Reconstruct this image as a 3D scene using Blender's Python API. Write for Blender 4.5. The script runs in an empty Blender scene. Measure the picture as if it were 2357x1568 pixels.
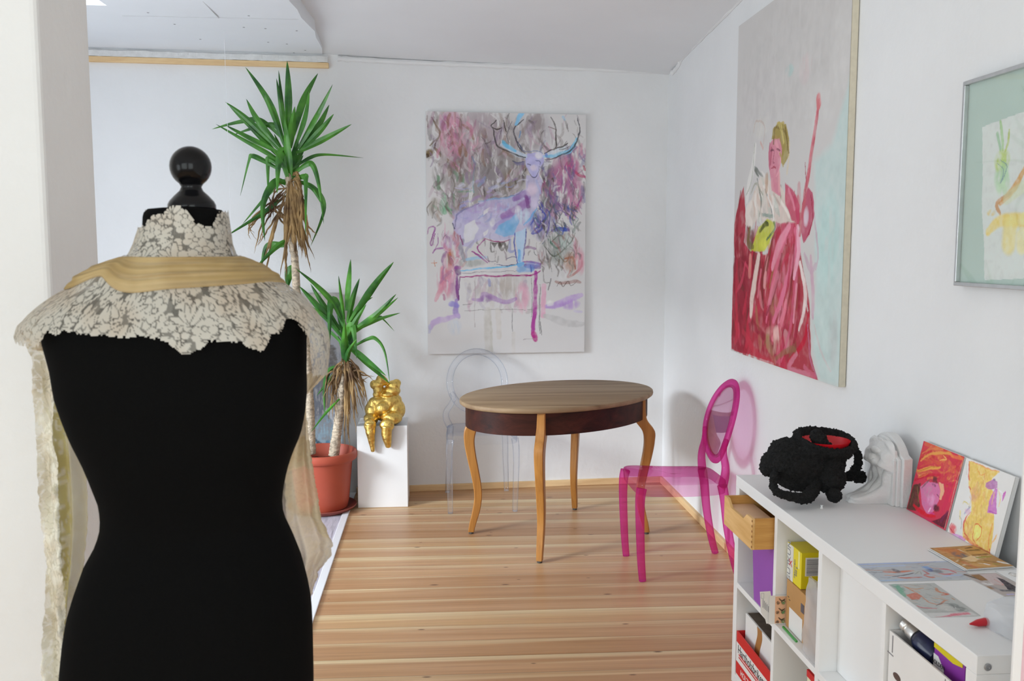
import bpy, bmesh, math, random
import numpy as np
from mathutils import Vector, noise

PI = math.pi
sc = bpy.context.scene
COL = sc.collection
random.seed(7)

LEAF_A=[([(-1.086,2.619),(-.964,2.428),(-.889,2.217)],.04),
 ([(-.85,2.658),(-.849,2.482),(-.858,2.235)],.042),
 ([(-.884,2.587),(-.882,2.447),(-.873,2.27)],.02),
 ([(-.69,2.612),(-.769,2.448),(-.827,2.235)],.04),
 ([(-.71,2.475),(-.749,2.334),(-.819,2.173)],.03),
 ([(-.578,2.504),(-.682,2.343),(-.802,2.164)],.038),
 ([(-.622,2.424),(-.683,2.299),(-.793,2.155)],.036),
 ([(-.573,2.34),(-.657,2.263),(-.793,2.146)],.032),
 ([(-.479,2.292),(-.631,2.219),(-.811,2.137)],.034),
 ([(-1.087,2.44),(-1.028,2.321),(-.891,2.146)],.036),
 ([(-1.21,2.425),(-1.09,2.33),(-.909,2.154)],.03),
 ([(-1.197,2.407),(-1.039,2.251),(-.897,2.101)],.03),
 ([(-1.328,2.29),(-1.16,2.324),(-1.019,2.326),(-.889,2.217)],.03),
 ([(-1.185,2.246),(-1.056,2.286),(-.941,2.3),(-.889,2.234)],.03),
 ([(-1.249,2.288),(-1.12,2.214),(-.963,2.127),(-.889,2.074)],.026),
 ([(-1.205,2.289),(-1.075,2.219),(-.892,2.128)],.028),
 ([(-.437,2.127),(-.659,2.139),(-.749,2.111),(-.84,2.043)],.02),
 ([(-.65,1.724),(-.677,1.95),(-.715,2.067),(-.768,2.062),(-.841,2.003)],.034),
 ([(-1.173,1.898),(-1.11,2.099),(-1.082,2.128),(-.999,2.091),(-.907,2.038)],.03),
 ([(-.987,1.886),(-.982,2.074),(-.968,2.102),(-.893,2.056)],.034),
 ([(-.98,1.624),(-.993,1.832),(-.931,1.967),(-.869,1.958)],.04),
 ([(-1.152,1.723),(-1.005,1.886),(-.922,1.967),(-.864,1.976)],.032),
 ([(-1.212,1.642),(-1.016,1.778),(-.871,1.895)],.022),
 ([(-.909,1.895),(-.904,2.074),(-.882,2.146),(-.866,2.101)],.05),
 ([(-.755,1.651),(-.753,1.959),(-.765,1.999),(-.842,1.981)],.034),
 ([(-.747,1.597),(-.661,1.824),(-.726,1.941),(-.824,1.972)],.03),
 ([(-.652,1.824),(-.717,1.932),(-.806,1.976)],.026),
 ([(-1.052,1.46),(-1.013,1.583),(-.958,1.604),(-.878,1.601)],.04),
 ([(-1.043,1.47),(-.941,1.583),(-.872,1.638)],.03),
 ([(-.888,1.341),(-.873,1.433),(-.845,1.478)],.055),
 ([(-.899,2.543),(-.885,2.394),(-.867,2.217)],.03),
 ([(-.805,2.395),(-.826,2.288),(-.846,2.164)],.04),
 ([(-.954,2.446),(-.914,2.314),(-.873,2.164)],.03),
 ([(-.942,2.252),(-.883,2.101),(-.858,1.976)],.034),
 ([(-.76,2.245),(-.821,2.093),(-.854,1.976)],.034),
 ([(-.892,2.296),(-.867,2.11),(-.856,1.967)],.044),
 ([(-.813,2.271),(-.84,2.11),(-.856,1.967)],.044),
 ([(-.86,2.332),(-.856,2.137),(-.856,1.958)],.05),
 ([(-.927,2.145),(-.88,2.056),(-.86,1.958)],.03),
 ([(-.776,2.129),(-.823,2.039),(-.851,1.958)],.03)]
DEAD_A=[([(-.891,1.414),(-.876,1.688),(-.856,1.931)],.02),
 ([(-.745,1.478),(-.786,1.688),(-.825,1.931)],.018),
 ([(-.994,1.46),(-.947,1.687),(-.88,1.886)],.018),
 ([(-1.039,1.597),(-.981,1.751),(-.87,1.913)],.014),
 ([(-.724,1.615),(-.775,1.778),(-.825,1.94)],.02),
 ([(-.78,1.551),(-.792,1.823),(-.834,1.94)],.025),
 ([(-.762,1.524),(-.812,1.733),(-.838,1.931)],.022),
 ([(-1.078,1.633),(-1.09,1.696),(-1.007,1.796),(-.88,1.877)],.012),
 ([(-.785,1.715),(-.781,1.887),(-.806,1.985),(-.833,1.976)],.022),
 ([(-.851,1.57),(-.852,1.751),(-.852,1.931)],.03),
 ([(-.816,1.56),(-.829,1.751),(-.843,1.931)],.03),
 ([(-.969,1.877),(-.9,1.787),(-.865,1.769)],.014),
 ([(-.973,1.742),(-.933,1.904),(-.87,1.931)],.012),
 ([(-.878,1.597),(-.878,1.778),(-.861,1.913)],.025),
 ([(-.777,1.661),(-.819,1.823),(-.842,1.949)],.03),
 ([(-.797,1.606),(-.806,1.805),(-.825,1.94)],.024)]
LEAF_B=[([(-.519,1.518),(-.529,1.384),(-.54,1.215)],.038),
 ([(-.566,1.426),(-.56,1.289),(-.55,1.162)],.02),
 ([(-.457,1.407),(-.497,1.289),(-.531,1.141)],.034),
 ([(-.253,1.504),(-.37,1.362),(-.521,1.141)],.042),
 ([(-.235,1.32),(-.373,1.182),(-.511,1.088)],.036),
 ([(-.23,1.293),(-.352,1.193),(-.501,1.077)],.026),
 ([(-.217,1.203),(-.352,1.161),(-.501,1.088)],.022),
 ([(-.382,1.294),(-.467,1.236),(-.537,1.098)],.026),
 ([(-.261,1.077),(-.321,1.15),(-.352,1.172),(-.479,1.109)],.012),
 ([(-.284,.78),(-.313,.969),(-.365,1.047),(-.417,1.044),(-.513,.992)],.022),
 ([(-.304,.829),(-.43,.927),(-.539,1.013)],.034),
 ([(-.289,.764),(-.399,.873),(-.523,.992)],.03),
 ([(-.75,1.374),(-.685,1.269),(-.574,1.099)],.03),
 ([(-.802,1.364),(-.706,1.248),(-.574,1.067)],.036),
 ([(-.81,1.468),(-.704,1.374),(-.612,1.268),(-.552,1.141)],.034),
 ([(-.633,1.009),(-.625,1.237),(-.602,1.266),(-.552,1.12)],.05),
 ([(-.477,.933),(-.495,1.098),(-.516,1.12),(-.538,1.035)],.044),
 ([(-.758,1.259),(-.646,1.163),(-.559,1.045)],.028),
 ([(-.414,1.257),(-.478,1.162),(-.533,1.056)],.03),
 ([(-.602,1.247),(-.573,1.141),(-.549,1.035)],.035),
 ([(-.678,.586),(-.675,.758),(-.641,.859),(-.567,.88)],.03),
 ([(-.739,.684),(-.642,.801),(-.562,.875)],.024),
 ([(-.743,.511),(-.667,.607),(-.581,.692)],.016),
 ([(-.509,1.215),(-.526,1.12),(-.542,1.013)],.04),
 ([(-.751,1.121),(-.647,1.089),(-.555,1.003)],.02),
 ([(-.594,1.141),(-.56,1.014),(-.55,.896)],.04),
 ([(-.479,1.141),(-.528,1.013),(-.548,.896)],.04),
 ([(-.536,1.162),(-.544,1.013),(-.549,.885)],.045),
 ([(-.606,1.056),(-.566,.971),(-.551,.885)],.03),
 ([(-.47,1.055),(-.524,.971),(-.546,.885)],.03)]
DEAD_B=[([(-.434,.636),(-.473,.842),(-.546,.917)],.016),
 ([(-.445,.615),(-.506,.799),(-.546,.907)],.014),
 ([(-.494,.529),(-.516,.799),(-.54,.907)],.016),
 ([(-.544,.432),(-.548,.767),(-.551,.885)],.02),
 ([(-.626,.563),(-.621,.8),(-.562,.885)],.014),
 ([(-.379,.814),(-.463,.831),(-.536,.885)],.012),
 ([(-.433,.733),(-.494,.831),(-.54,.907)],.014),
 ([(-.613,.66),(-.6,.821),(-.562,.896)],.016),
 ([(-.531,.562),(-.533,.756),(-.546,.885)],.02),
 ([(-.661,.65),(-.642,.801),(-.567,.885)],.012),
 ([(-.509,.605),(-.521,.799),(-.544,.896)],.018)]
TRUNK_A=[(-.857,2.012),(-.857,1.958),(-.853,1.823),(-.85,1.642),(-.835,1.524),(-.826,1.306),(-.798,1.203),(-.775,.864),(-.766,.575),(-.765,.349)]
TRUNK_B=[(-.548,.949),(-.551,.917),(-.563,.843),(-.575,.735),(-.596,.563),(-.612,.455),(-.63,.335)]
BODY=[(1.622,-.421,-.307),(1.597,-.423,-.306),(1.575,-.428,-.304),(1.559,-.434,-.298),(1.543,-.454,-.28),(1.528,-.485,-.259),(1.512,-.513,-.234),(1.496,-.539,-.214),(1.48,-.556,-.202),(1.467,-.568,-.196),(1.454,-.57,-.194),(1.438,-.567,-.195),(1.422,-.563,-.195),(1.399,-.558,-.196),(1.364,-.554,-.196),(1.328,-.544,-.2),(1.297,-.533,-.207),(1.275,-.523,-.217),(1.255,-.515,-.225),(1.229,-.507,-.232),(1.207,-.5,-.236),(1.185,-.498,-.238),(1.167,-.499,-.234),(1.142,-.506,-.223),(1.108,-.525,-.211),(1.068,-.54,-.202),(1.034,-.551,-.197),(.999,-.558,-.196),(.955,-.564,-.196),(.918,-.568,-.196),(.854,-.568,-.198),(.77,-.566,-.205)]
WRAP=[(1.569,-.443,-.295),(1.559,-.464,-.276),(1.547,-.492,-.255),(1.534,-.514,-.236),(1.521,-.53,-.219),(1.502,-.56,-.195),(1.483,-.585,-.179),(1.467,-.599,-.17),(1.451,-.604,-.164),(1.432,-.6,-.162),(1.412,-.594,-.163),(1.393,-.59,-.166),(1.37,-.587,-.169)]
COLLAR=[(1.641,-.422,-.304),(1.628,-.422,-.305),(1.603,-.426,-.302),(1.584,-.433,-.3),(1.569,-.442,-.295),(1.553,-.454,-.283)]
COLTOP=[(-.405,1.608),(-.4,1.617),(-.393,1.621),(-.377,1.624),(-.369,1.632),(-.359,1.636),(-.349,1.633),(-.342,1.625),(-.335,1.613),(-.323,1.606),(-.316,1.607),(-.312,1.62),(-.309,1.628),(-.302,1.629),(-.295,1.628),(-.291,1.623),(-.286,1.62)]
HEM=[(-.564,1.444),(-.544,1.444),(-.529,1.464),(-.515,1.458),(-.504,1.466),(-.484,1.462),(-.456,1.461),(-.422,1.458),(-.399,1.46),(-.37,1.455),(-.359,1.448),(-.345,1.436),(-.33,1.435),(-.317,1.444),(-.309,1.452),(-.289,1.451),(-.269,1.449),(-.257,1.44),(-.244,1.436),(-.235,1.441),(-.23,1.458),(-.219,1.46),(-.212,1.476),(-.202,1.476),(-.192,1.465),(-.183,1.447),(-.18,1.392),(-.149,1.389)]
LSTRIP=[(1.437,-.608,-.567),(1.411,-.598,-.563),(1.384,-.599,-.562),(1.362,-.6,-.564),(1.332,-.599,-.567),(1.315,-.6,-.569),(1.299,-.599,-.571),(1.279,-.599,-.569),(1.259,-.599,-.565),(1.232,-.599,-.569),(1.199,-.599,-.568),(1.165,-.599,-.568),(1.131,-.6,-.567),(1.097,-.6,-.568),(1.063,-.601,-.568),(1.028,-.602,-.568),(.994,-.603,-.57),(.959,-.605,-.572),(.912,-.608,-.576),(.748,-.615,-.585)]
LTULLE=[(1.404,-.614,-.585),(1.356,-.613,-.58),(1.314,-.612,-.559),(1.28,-.613,-.551),(1.217,-.614,-.551),(1.147,-.615,-.554),(1.076,-.615,-.563),(1.04,-.615,-.571),(1.005,-.615,-.577),(.947,-.617,-.585),(.883,-.619,-.592),(.712,-.627,-.604)]
RSHEER=[(1.379,-.219,-.176),(1.365,-.219,-.188),(1.347,-.22,-.207),(1.33,-.22,-.208),(1.309,-.22,-.207),(1.273,-.242,-.203),(1.238,-.253,-.2),(1.188,-.258,-.193),(1.145,-.259,-.188),(1.12,-.256,-.178),(1.101,-.253,-.171),(1.083,-.246,-.174),(1.058,-.237,-.193),(1.032,-.227,-.203),(1.003,-.22,-.211)]
STAG=[('b',[(.383,.293)],[(.269,.305)],(165,158,156),.85),
 ('b',[(.248,.414)],[(.154,.234)],(150,143,142),.8),
 ('b',[(.475,.363)],[(.135,.245)],(140,134,134),.8),
 ('b',[(.332,.142)],[(.154,.161)],(165,150,158),.7),
 ('b',[(.662,.12)],[(.124,.131)],(170,165,172),.6),
 ('b',[(.682,.07)],[(.052,.131)],(130,112,110),.6),
 ('b',[(.164,.142)],[(.087,.151)],(176,120,150),.6),
 ('b',[(.164,.092)],[(.061,.09)],(190,120,150),.5),
 ('b',[(.109,.062)],[(.03,.05)],(150,70,140),.5),
 ('b',[(.128,.192)],[(.061,.08)],(196,110,140),.5),
 ('b',[(.281,.172)],[(.061,.121)],(178,150,160),.6),
 ('s',[(.219,.017),(.212,.162),(.219,.272),(.203,.373)],.026,(128,92,84),.7),
 ('s',[(.19,.092),(.139,.132),(.113,.162)],.016,(120,80,80),.7),
 ('s',[(.033,.033),(.058,.082),(.086,.122),(.065,.177),(.054,.222)],.012,(104,82,50),.9),
 ('s',[(.01,.023),(.007,.093)],.007,(96,80,56),.8),
 ('b',[(.027,.255)],[(.033,.03)],(112,90,44),.9),
 ('b',[(.011,.273)],[(.014,.018)],(70,52,34),.9),
 ('s',[(.056,.222),(.107,.273),(.162,.318),(.208,.383)],.022,(124,96,62),.8),
 ('s',[(.026,.202),(.067,.162)],.01,(120,98,60),.7),
 ('b',[(.075,.383)],[(.036,.061)],(120,112,106),.5),
 ('s',[(.07,.393),(.074,.464)],.018,(70,160,100),.7),
 ('s',[(.104,.505),(.111,.617)],.027,(70,165,110),.7),
 ('s',[(.186,.485),(.279,.48)],.01,(60,140,100),.5),
 ('s',[(.155,.505),(.171,.525)],.016,(70,120,60),.5),
 ('s',[(.29,.343),(.294,.485)],.01,(80,150,160),.5),
 ('s',[(.28,.272),(.3,.323)],.012,(90,130,170),.5),
 ('b',[(.052,.586)],[(.041,.061)],(140,130,110),.6),
 ('s',[(.01,.636),(.001,.586),(.032,.545)],.01,(96,84,70),.6),
 ('s',[(.062,.626),(.082,.667)],.016,(140,110,90),.6),
 ('b',[(.208,.323)],[(.061,.091)],(120,100,104),.6),
 ('b',[(.186,.566)],[(.072,.082)],(134,128,128),.7),
 ('b',[(.372,.424)],[(.072,.092)],(136,128,134),.6),
 ('b',[(.516,.414)],[(.062,.081)],(120,108,96),.6),
 ('b',[(.568,.374)],[(.052,.071)],(76,70,60),.8),
 ('s',[(.516,.465),(.496,.414),(.517,.343)],.018,(140,96,60),.5),
 ('b',[(.413,.506)],[(.083,.031)],(126,120,120),.6),
 ('b',[(.599,.338)],[(.027,.026)],(58,56,52),.9),
 ('b',[(.755,.466)],[(.042,.154)],(88,82,84),.85),
 ('b',[(.781,.384)],[(.042,.071)],(110,100,100),.7),
 ('s',[(.735,.404),(.74,.507),(.703,.588)],.027,(70,66,72),.7),
 ('b',[(.87,.374)],[(.094,.113)],(168,96,140),.85),
 ('b',[(.901,.313)],[(.052,.061)],(176,80,130),.8),
 ('b',[(.85,.507)],[(.073,.113)],(160,110,150),.8),
 ('b',[(.934,.507)],[(.053,.113)],(186,130,160),.8),
 ('s',[(.922,.343),(.959,.376),(.996,.382)],.017,(190,70,110),.8),
 ('s',[(.976,.507),(.95,.569),(.923,.6)],.012,(180,70,130),.8),
 ('s',[(.913,.589),(.934,.641)],.017,(200,110,150),.6),
 ('b',[(.964,.221)],[(.021,.041)],(210,150,165),.6),
 ('s',[(.985,.323),(.996,.343)],.014,(176,60,90),.8),
 ('b',[(.802,.409)],[(.015,.014)],(50,54,44),.9),
 ('b',[(.766,.65)],[(.063,.082)],(130,122,150),.7),
 ('b',[(.682,.67)],[(.063,.062)],(96,100,180),.7),
 ('s',[(.651,.691),(.682,.65),(.724,.712),(.662,.742),(.745,.64),(.703,.588)],.012,(52,70,170),.8),
 ('s',[(.818,.548),(.85,.589),(.798,.609)],.009,(60,60,160),.7),
 ('s',[(.85,.599),(.924,.661)],.009,(52,70,170),.7),
 ('s',[(.792,.723),(.84,.715),(.89,.725)],.027,(40,70,170),.9),
 ('s',[(.808,.692),(.85,.754),(.871,.692)],.01,(50,80,180),.8),
 ('s',[(.777,.63),(.766,.712),(.724,.805)],.012,(70,60,150),.7),
 ('b',[(.724,.712)],[(.063,.072)],(110,90,160),.5),
 ('b',[(.819,.826)],[(.095,.104)],(120,130,122),.7),
 ('s',[(.766,.774),(.819,.837),(.872,.785)],.013,(60,110,90),.8),
 ('s',[(.745,.826),(.798,.888),(.893,.816),(.935,.744)],.009,(86,92,76),.8),
 ('s',[(.787,.795),(.84,.754),(.903,.806),(.924,.713)],.008,(70,80,70),.7),
 ('s',[(.735,.753),(.756,.909)],.01,(90,84,80),.6),
 ('b',[(.872,.796)],[(.042,.041)],(190,205,200),.6),
 ('s',[(.819,.857),(.872,.92),(.914,.858)],.008,(110,90,40),.7),
 ('b',[(.914,.921)],[(.053,.063)],(172,120,90),.6),
 ('s',[(.872,.899),(.925,.895),(.936,.963)],.015,(160,90,50),.7),
 ('s',[(.904,.973),(.893,1.014),(.978,.953),(.977,.88)],.015,(180,110,100),.7),
 ('b',[(.967,.921)],[(.032,.084)],(208,140,160),.7),
 ('b',[(.946,.827)],[(.021,.062)],(190,110,140),.6),
 ('s',[(.809,1.045),(.851,1.056),(.936,1.046),(.968,1.057)],.023,(150,90,80),.6),
 ('s',[(.82,1.076),(.841,1.045),(.862,1.082),(.894,1.04),(.915,1.077),(.947,1.046)],.006,(90,70,60),.7),
 ('b',[(.841,1.003)],[(.074,.031)],(212,211,212),.7),
 ('s',[(.767,1.097),(.777,1.024)],.008,(70,66,70),.6),
 ('b',[(.735,.888)],[(.042,.062)],(150,130,140),.5),
 ('s',[(.724,.96),(.735,1.044),(.767,1.055)],.008,(96,90,90),.6),
 ('s',[(.001,.748),(.01,.713),(.049,.708),(.024,.8),(.034,.818),(.05,.749)],.01,(140,50,140),.85),
 ('s',[(.036,.866),(.054,.841),(.101,.836),(.111,.821)],.01,(150,80,150),.8),
 ('s',[(.066,.749),(.07,.8),(.044,.851)],.006,(150,80,150),.7),
 ('s',[(.043,.913),(.048,.944)],.005,(190,110,60),.8),
 ('s',[(.027,.931),(.058,.925)],.005,(190,110,60),.8),
 ('b',[(.132,.801)],[(.041,.062)],(186,150,186),.7),
 ('b',[(.141,.903)],[(.031,.062)],(186,120,90),.8),
 ('s',[(.131,.872),(.141,.934)],.023,(180,90,60),.6),
 ('b',[(.119,1.037)],[(.057,.104)],(196,120,146),.8),
 ('s',[(.089,.954),(.088,1.058),(.051,1.161)],.027,(206,130,150),.7),
 ('b',[(.171,1.079)],[(.031,.083)],(176,140,170),.7),
 ('s',[(.103,1.12),(.108,1.151)],.015,(170,80,130),.6),
 ('b',[(.183,.811)],[(.041,.082)],(170,150,180),.5),
 ('r',(.02,.04),(.66,.62),150,[(120,112,112),(150,140,140),(166,128,150),(96,88,86),(132,100,80),(190,180,184),(140,120,150)],.022,.11,.55,90),
 ('r',(.08,.02),(.3,.36),50,[(196,130,156),(160,100,130),(140,100,70),(210,160,176),(150,140,140),(190,180,182)],.018,.08,.6,85),
 ('r',(.05,.38),(.24,.62),40,[(90,150,110),(130,120,110),(110,100,90),(150,120,140),(120,80,60)],.014,.07,.6,75),
 ('r',(.7,.22),(.99,.62),110,[(160,80,130),(130,100,140),(96,84,92),(190,130,160),(100,96,150),(150,120,130)],.018,.09,.6,85),
 ('r',(.68,.55),(.95,.72),70,[(60,76,170),(80,70,140),(70,90,110),(90,84,80),(120,80,130),(90,120,110)],.01,.07,.75,70),
 ('r',(.68,.7),(.97,.98),60,[(120,100,80),(80,90,90),(160,110,110),(110,120,112),(176,140,150),(90,80,76)],.01,.07,.6,80),
 ('r',(.1,.66),(.22,1.05),40,[(196,120,150),(180,100,90),(206,160,180),(150,110,150)],.016,.08,.6,95),
 ('r',(.02,.02),(.98,.3),60,[(176,170,172),(150,140,146),(190,160,176),(130,118,116)],.016,.08,.5,90),
 ('r',(.03,.03),(.97,.95),170,[(96,90,88),(214,212,212),(120,112,110),(206,200,204),(146,130,140),(84,76,74)],.009,.06,.65,88),
 ('r',(.25,1.02),(.7,1.22),50,[(176,168,168),(190,160,176),(160,150,170),(196,190,186)],.02,.09,.5,90),
 ('p',[(.198,.955),(.651,.913),(.709,.919),(.703,.981),(.651,1.001),(.207,1.009)],(208,206,208),.8,.006),
 ('b',[(.275,.93)],[(.083,.023)],(160,165,162),.7),
 ('s',[(.245,.904),(.369,.895)],.019,(150,190,215),.8),
 ('s',[(.208,.974),(.348,.965),(.557,.943)],.009,(100,185,225),.9),
 ('s',[(.187,.96),(.192,.986)],.037,(96,40,110),.9),
 ('s',[(.177,.955),(.203,.955)],.021,(150,70,150),.8),
 ('s',[(.204,1.013),(.296,1.01),(.452,1.01),(.598,1.007),(.661,1.001),(.709,.976)],.011,(158,36,120),.95),
 ('s',[(.218,.987),(.275,.989),(.557,.978)],.005,(110,90,110),.6),
 ('s',[(.599,.923),(.661,.918),(.712,.934)],.013,(140,60,150),.9),
 ('s',[(.619,.944),(.703,.95)],.027,(110,60,150),.8),
 ('s',[(.578,.969),(.651,.96)],.042,(100,160,215),.7),
 ('b',[(.661,.939)],[(.047,.026)],(110,130,200),.6),
 ('s',[(.651,.981),(.651,.944)],.01,(52,70,170),.7),
 ('s',[(.186,.997),(.187,1.079),(.193,1.163)],.021,(120,50,130),.85),
 ('s',[(.204,1.017),(.197,1.163)],.006,(110,50,120),.8),
 ('s',[(.18,1.162),(.174,1.235),(.195,1.267)],.031,(140,110,190),.7),
 ('s',[(.679,.981),(.677,1.085),(.674,1.221),(.67,1.358),(.674,1.4)],.028,(166,52,148),.95),
 ('s',[(.674,1.379),(.682,1.421)],.032,(176,50,130),.95),
 ('s',[(.651,1.022),(.656,1.168),(.653,1.273)],.006,(90,84,96),.6),
 ('s',[(.709,1.065),(.709,1.222),(.712,1.38)],.009,(110,110,110),.7),
 ('s',[(.716,1.306),(.723,1.39)],.006,(80,80,80),.7),
 ('s',[(.608,1.418),(.688,1.411)],.005,(150,140,146),.6),
 ('b',[(.42,1.103)],[(.136,.063)],(184,176,172),.7),
 ('b',[(.493,1.083)],[(.084,.083)],(176,168,160),.6),
 ('b',[(.598,1.147)],[(.042,.094)],(212,160,180),.8),
 ('s',[(.289,1.159),(.336,1.164),(.347,1.128),(.42,1.155),(.493,1.177),(.556,1.157)],.031,(160,120,180),.7),
 ('b',[(.368,1.154)],[(.042,.023)],(130,90,150),.6),
 ('s',[(.389,1.035),(.389,1.071)],.017,(120,130,190),.6),
 ('s',[(.298,1.039),(.296,1.331)],.006,(170,160,160),.6),
 ('s',[(.53,1.219),(.537,1.361)],.006,(130,128,128),.7),
 ('s',[(.211,1.23),(.367,1.225),(.651,1.223)],0.0042,(120,116,116),.7),
 ('s',[(.221,1.192),(.274,1.186)],.005,(120,116,116),.6),
 ('s',[(.378,1.228),(.376,1.479)],.042,(192,188,182),.8),
 ('s',[(.441,1.228),(.45,1.396)],.032,(198,192,186),.7),
 ('s',[(.545,1.377),(.545,1.493)],.025,(198,194,190),.7),
 ('s',[(.398,1.301),(.403,1.49)],.013,(176,172,158),.5),
 ('s',[(.012,1.332),(.044,1.296),(.117,1.276),(.19,1.256)],.035,(186,160,206),.8),
 ('s',[(.149,1.183),(.18,1.194)],.031,(140,130,200),.8),
 ('b',[(.168,1.329)],[(.042,.052)],(188,196,208),.6),
 ('s',[(.007,1.316),(.007,1.358)],.015,(180,180,205),.7),
 ('s',[(.756,1.206),(.82,1.197),(.873,1.177),(.979,1.136)],.046,(176,140,206),.8),
 ('b',[(.905,1.193)],[(.064,.032)],(170,130,200),.7),
 ('s',[(.937,1.235),(.979,1.246)],.017,(190,180,210),.6),
 ('s',[(.735,1.075),(.733,1.264)],.032,(216,160,185),.8),
 ('s',[(.746,1.264),(.873,1.308),(.99,1.326)],.042,(186,184,184),.8),
 ('b',[(.777,1.186)],[(.028,.021)],(220,218,218),.8),
 ('p',[(.615,.465),(.558,.491),(.495,.521),(.392,.526),(.309,.556),(.237,.587),(.18,.627),(.156,.678),(.169,.724),(.207,.755),(.225,.822),(.276,.832),(.292,.802),(.359,.773),(.432,.787),(.515,.783),(.557,.752),(.569,.938),(.599,.928),(.609,.814),(.625,.711),(.662,.65),(.682,.568),(.709,.486),(.724,.414),(.698,.384),(.62,.384)],(182,176,212),.75,.005),
 ('b',[(.236,.638)],[(.072,.046)],(176,168,206),.7),
 ('s',[(.174,.698),(.185,.637),(.247,.587),(.319,.558)],.012,(110,110,150),.7),
 ('s',[(.159,.683),(.169,.714)],.009,(60,60,90),.8),
 ('s',[(.32,.546),(.392,.531),(.475,.526),(.547,.506)],.012,(120,165,200),.7),
 ('r',(.2,.4),(.62,.72),60,[(196,190,220),(160,130,180),(206,206,222),(140,150,196),(176,160,206),(120,160,206)],.016,.06,.55,-25),
 ('p',[(.231,.699),(.298,.658),(.321,.71),(.287,.781),(.235,.801)],(216,216,218),.85,.006),
 ('p',[(.35,.602),(.397,.577),(.381,.613),(.35,.628)],(218,216,218),.9,.004),
 ('b',[(.412,.677)],[(.019,.027)],(218,216,220),.9),
 ('p',[(.344,.74),(.381,.715),(.375,.751),(.349,.766)],(218,216,220),.9,.004),
 ('s',[(.474,.639),(.537,.608),(.599,.567),(.632,.537)],.054,(150,100,168),.75),
 ('s',[(.547,.526),(.61,.494),(.632,.516)],.041,(140,104,168),.8),
 ('s',[(.62,.506),(.632,.578)],.019,(120,60,130),.7),
 ('b',[(.309,.587)],[(.062,.027)],(166,140,190),.6),
 ('b',[(.433,.587)],[(.052,.041)],(180,150,192),.6),
 ('s',[(.422,.71),(.484,.669),(.537,.639)],.041,(140,120,190),.5),
 ('p',[(.422,.741),(.453,.69),(.516,.659),(.557,.619),(.578,.67),(.547,.752),(.484,.764)],(120,176,216),.85,.008),
 ('b',[(.495,.711)],[(.042,.031)],(110,170,215),.6),
 ('b',[(.599,.639)],[(.047,.051)],(196,212,226),.8),
 ('b',[(.557,.588)],[(.031,.027)],(212,212,220),.8),
 ('s',[(.609,.691),(.651,.65),(.682,.588)],.014,(90,165,215),.7),
 ('b',[(.651,.465)],[(.035,.041)],(214,196,214),.8),
 ('b',[(.667,.547)],[(.029,.041)],(206,196,220),.8),
 ('s',[(.682,.414),(.709,.486)],.014,(160,170,210),.6),
 ('s',[(.599,.465),(.558,.501),(.423,.529)],.006,(110,120,150),.6),
 ('s',[(.357,.778),(.401,.79),(.463,.795),(.517,.785)],.008,(150,30,110),.9),
 ('s',[(.359,.784),(.313,.839),(.39,.924)],.008,(150,40,130),.9),
 ('s',[(.281,.855),(.328,.89),(.379,.931)],.01,(150,50,140),.9),
 ('s',[(.225,.781),(.212,.832),(.229,.914)],.027,(146,146,158),.8),
 ('s',[(.207,.75),(.227,.812)],.008,(130,40,110),.8),
 ('s',[(.287,.791),(.245,.853),(.245,.894)],.017,(170,165,185),.7),
 ('p',[(.399,.803),(.421,.834),(.437,.803),(.453,.844),(.474,.813),(.499,.865),(.511,.803),(.5,.824),(.484,.793)],(64,58,54),.8,.004),
 ('s',[(.397,.802),(.401,.854),(.421,.854)],.009,(70,64,60),.9),
 ('s',[(.453,.803),(.463,.844),(.484,.834)],.017,(72,60,50),.8),
 ('s',[(.38,.885),(.39,.916),(.431,.916)],.006,(90,80,110),.7),
 ('s',[(.432,.854),(.426,.916)],.005,(130,120,120),.7),
 ('s',[(.421,.935),(.494,.943),(.557,.938)],.005,(50,60,120),.8),
 ('s',[(.494,.901),(.531,.891),(.557,.897)],.005,(40,50,110),.8),
 ('p',[(.555,.742),(.622,.706),(.609,.814),(.59,.933),(.562,.943),(.567,.855)],(176,206,228),.85,.004),
 ('s',[(.555,.742),(.549,.814),(.563,.938)],.009,(52,70,170),.8),
 ('s',[(.622,.716),(.614,.814),(.599,.907)],.008,(50,60,150),.8),
 ('s',[(.567,.943),(.599,.933)],.021,(96,170,225),.8),
 ('s',[(.578,.855),(.576,.918)],.017,(90,165,220),.7),
 ('s',[(.526,.783),(.515,.855),(.546,.855)],.021,(120,130,190),.6),
 ('s',[(.62,.835),(.651,.825),(.682,.836)],.015,(120,40,130),.7),
 ('p',[(.612,.272),(.629,.242),(.698,.234),(.732,.252),(.734,.292),(.705,.343),(.698,.384),(.667,.402),(.639,.374),(.62,.333)],(176,172,218),.9,.004),
 ('b',[(.698,.257)],[(.027,.024)],(216,214,222),.8),
 ('b',[(.651,.282)],[(.031,.02)],(190,186,226),.6),
 ('b',[(.667,.338)],[(.025,.02)],(218,206,220),.8),
 ('s',[(.637,.369),(.651,.389),(.674,.394),(.698,.358),(.703,.323)],.006,(70,66,90),.8),
 ('s',[(.629,.313),(.645,.319)],.007,(66,66,100),.8),
 ('s',[(.677,.292),(.703,.294),(.708,.318)],.006,(80,90,140),.8),
 ('s',[(.532,.288),(.568,.299),(.605,.294)],.009,(50,60,80),.8),
 ('p',[(.535,.292),(.61,.294),(.605,.318),(.558,.313)],(120,116,150),.7,.004),
 ('p',[(.732,.294),(.778,.29),(.76,.318),(.729,.328)],(206,206,212),.8,.004),
 ('s',[(.734,.297),(.778,.292)],.005,(90,90,110),.7),
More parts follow.
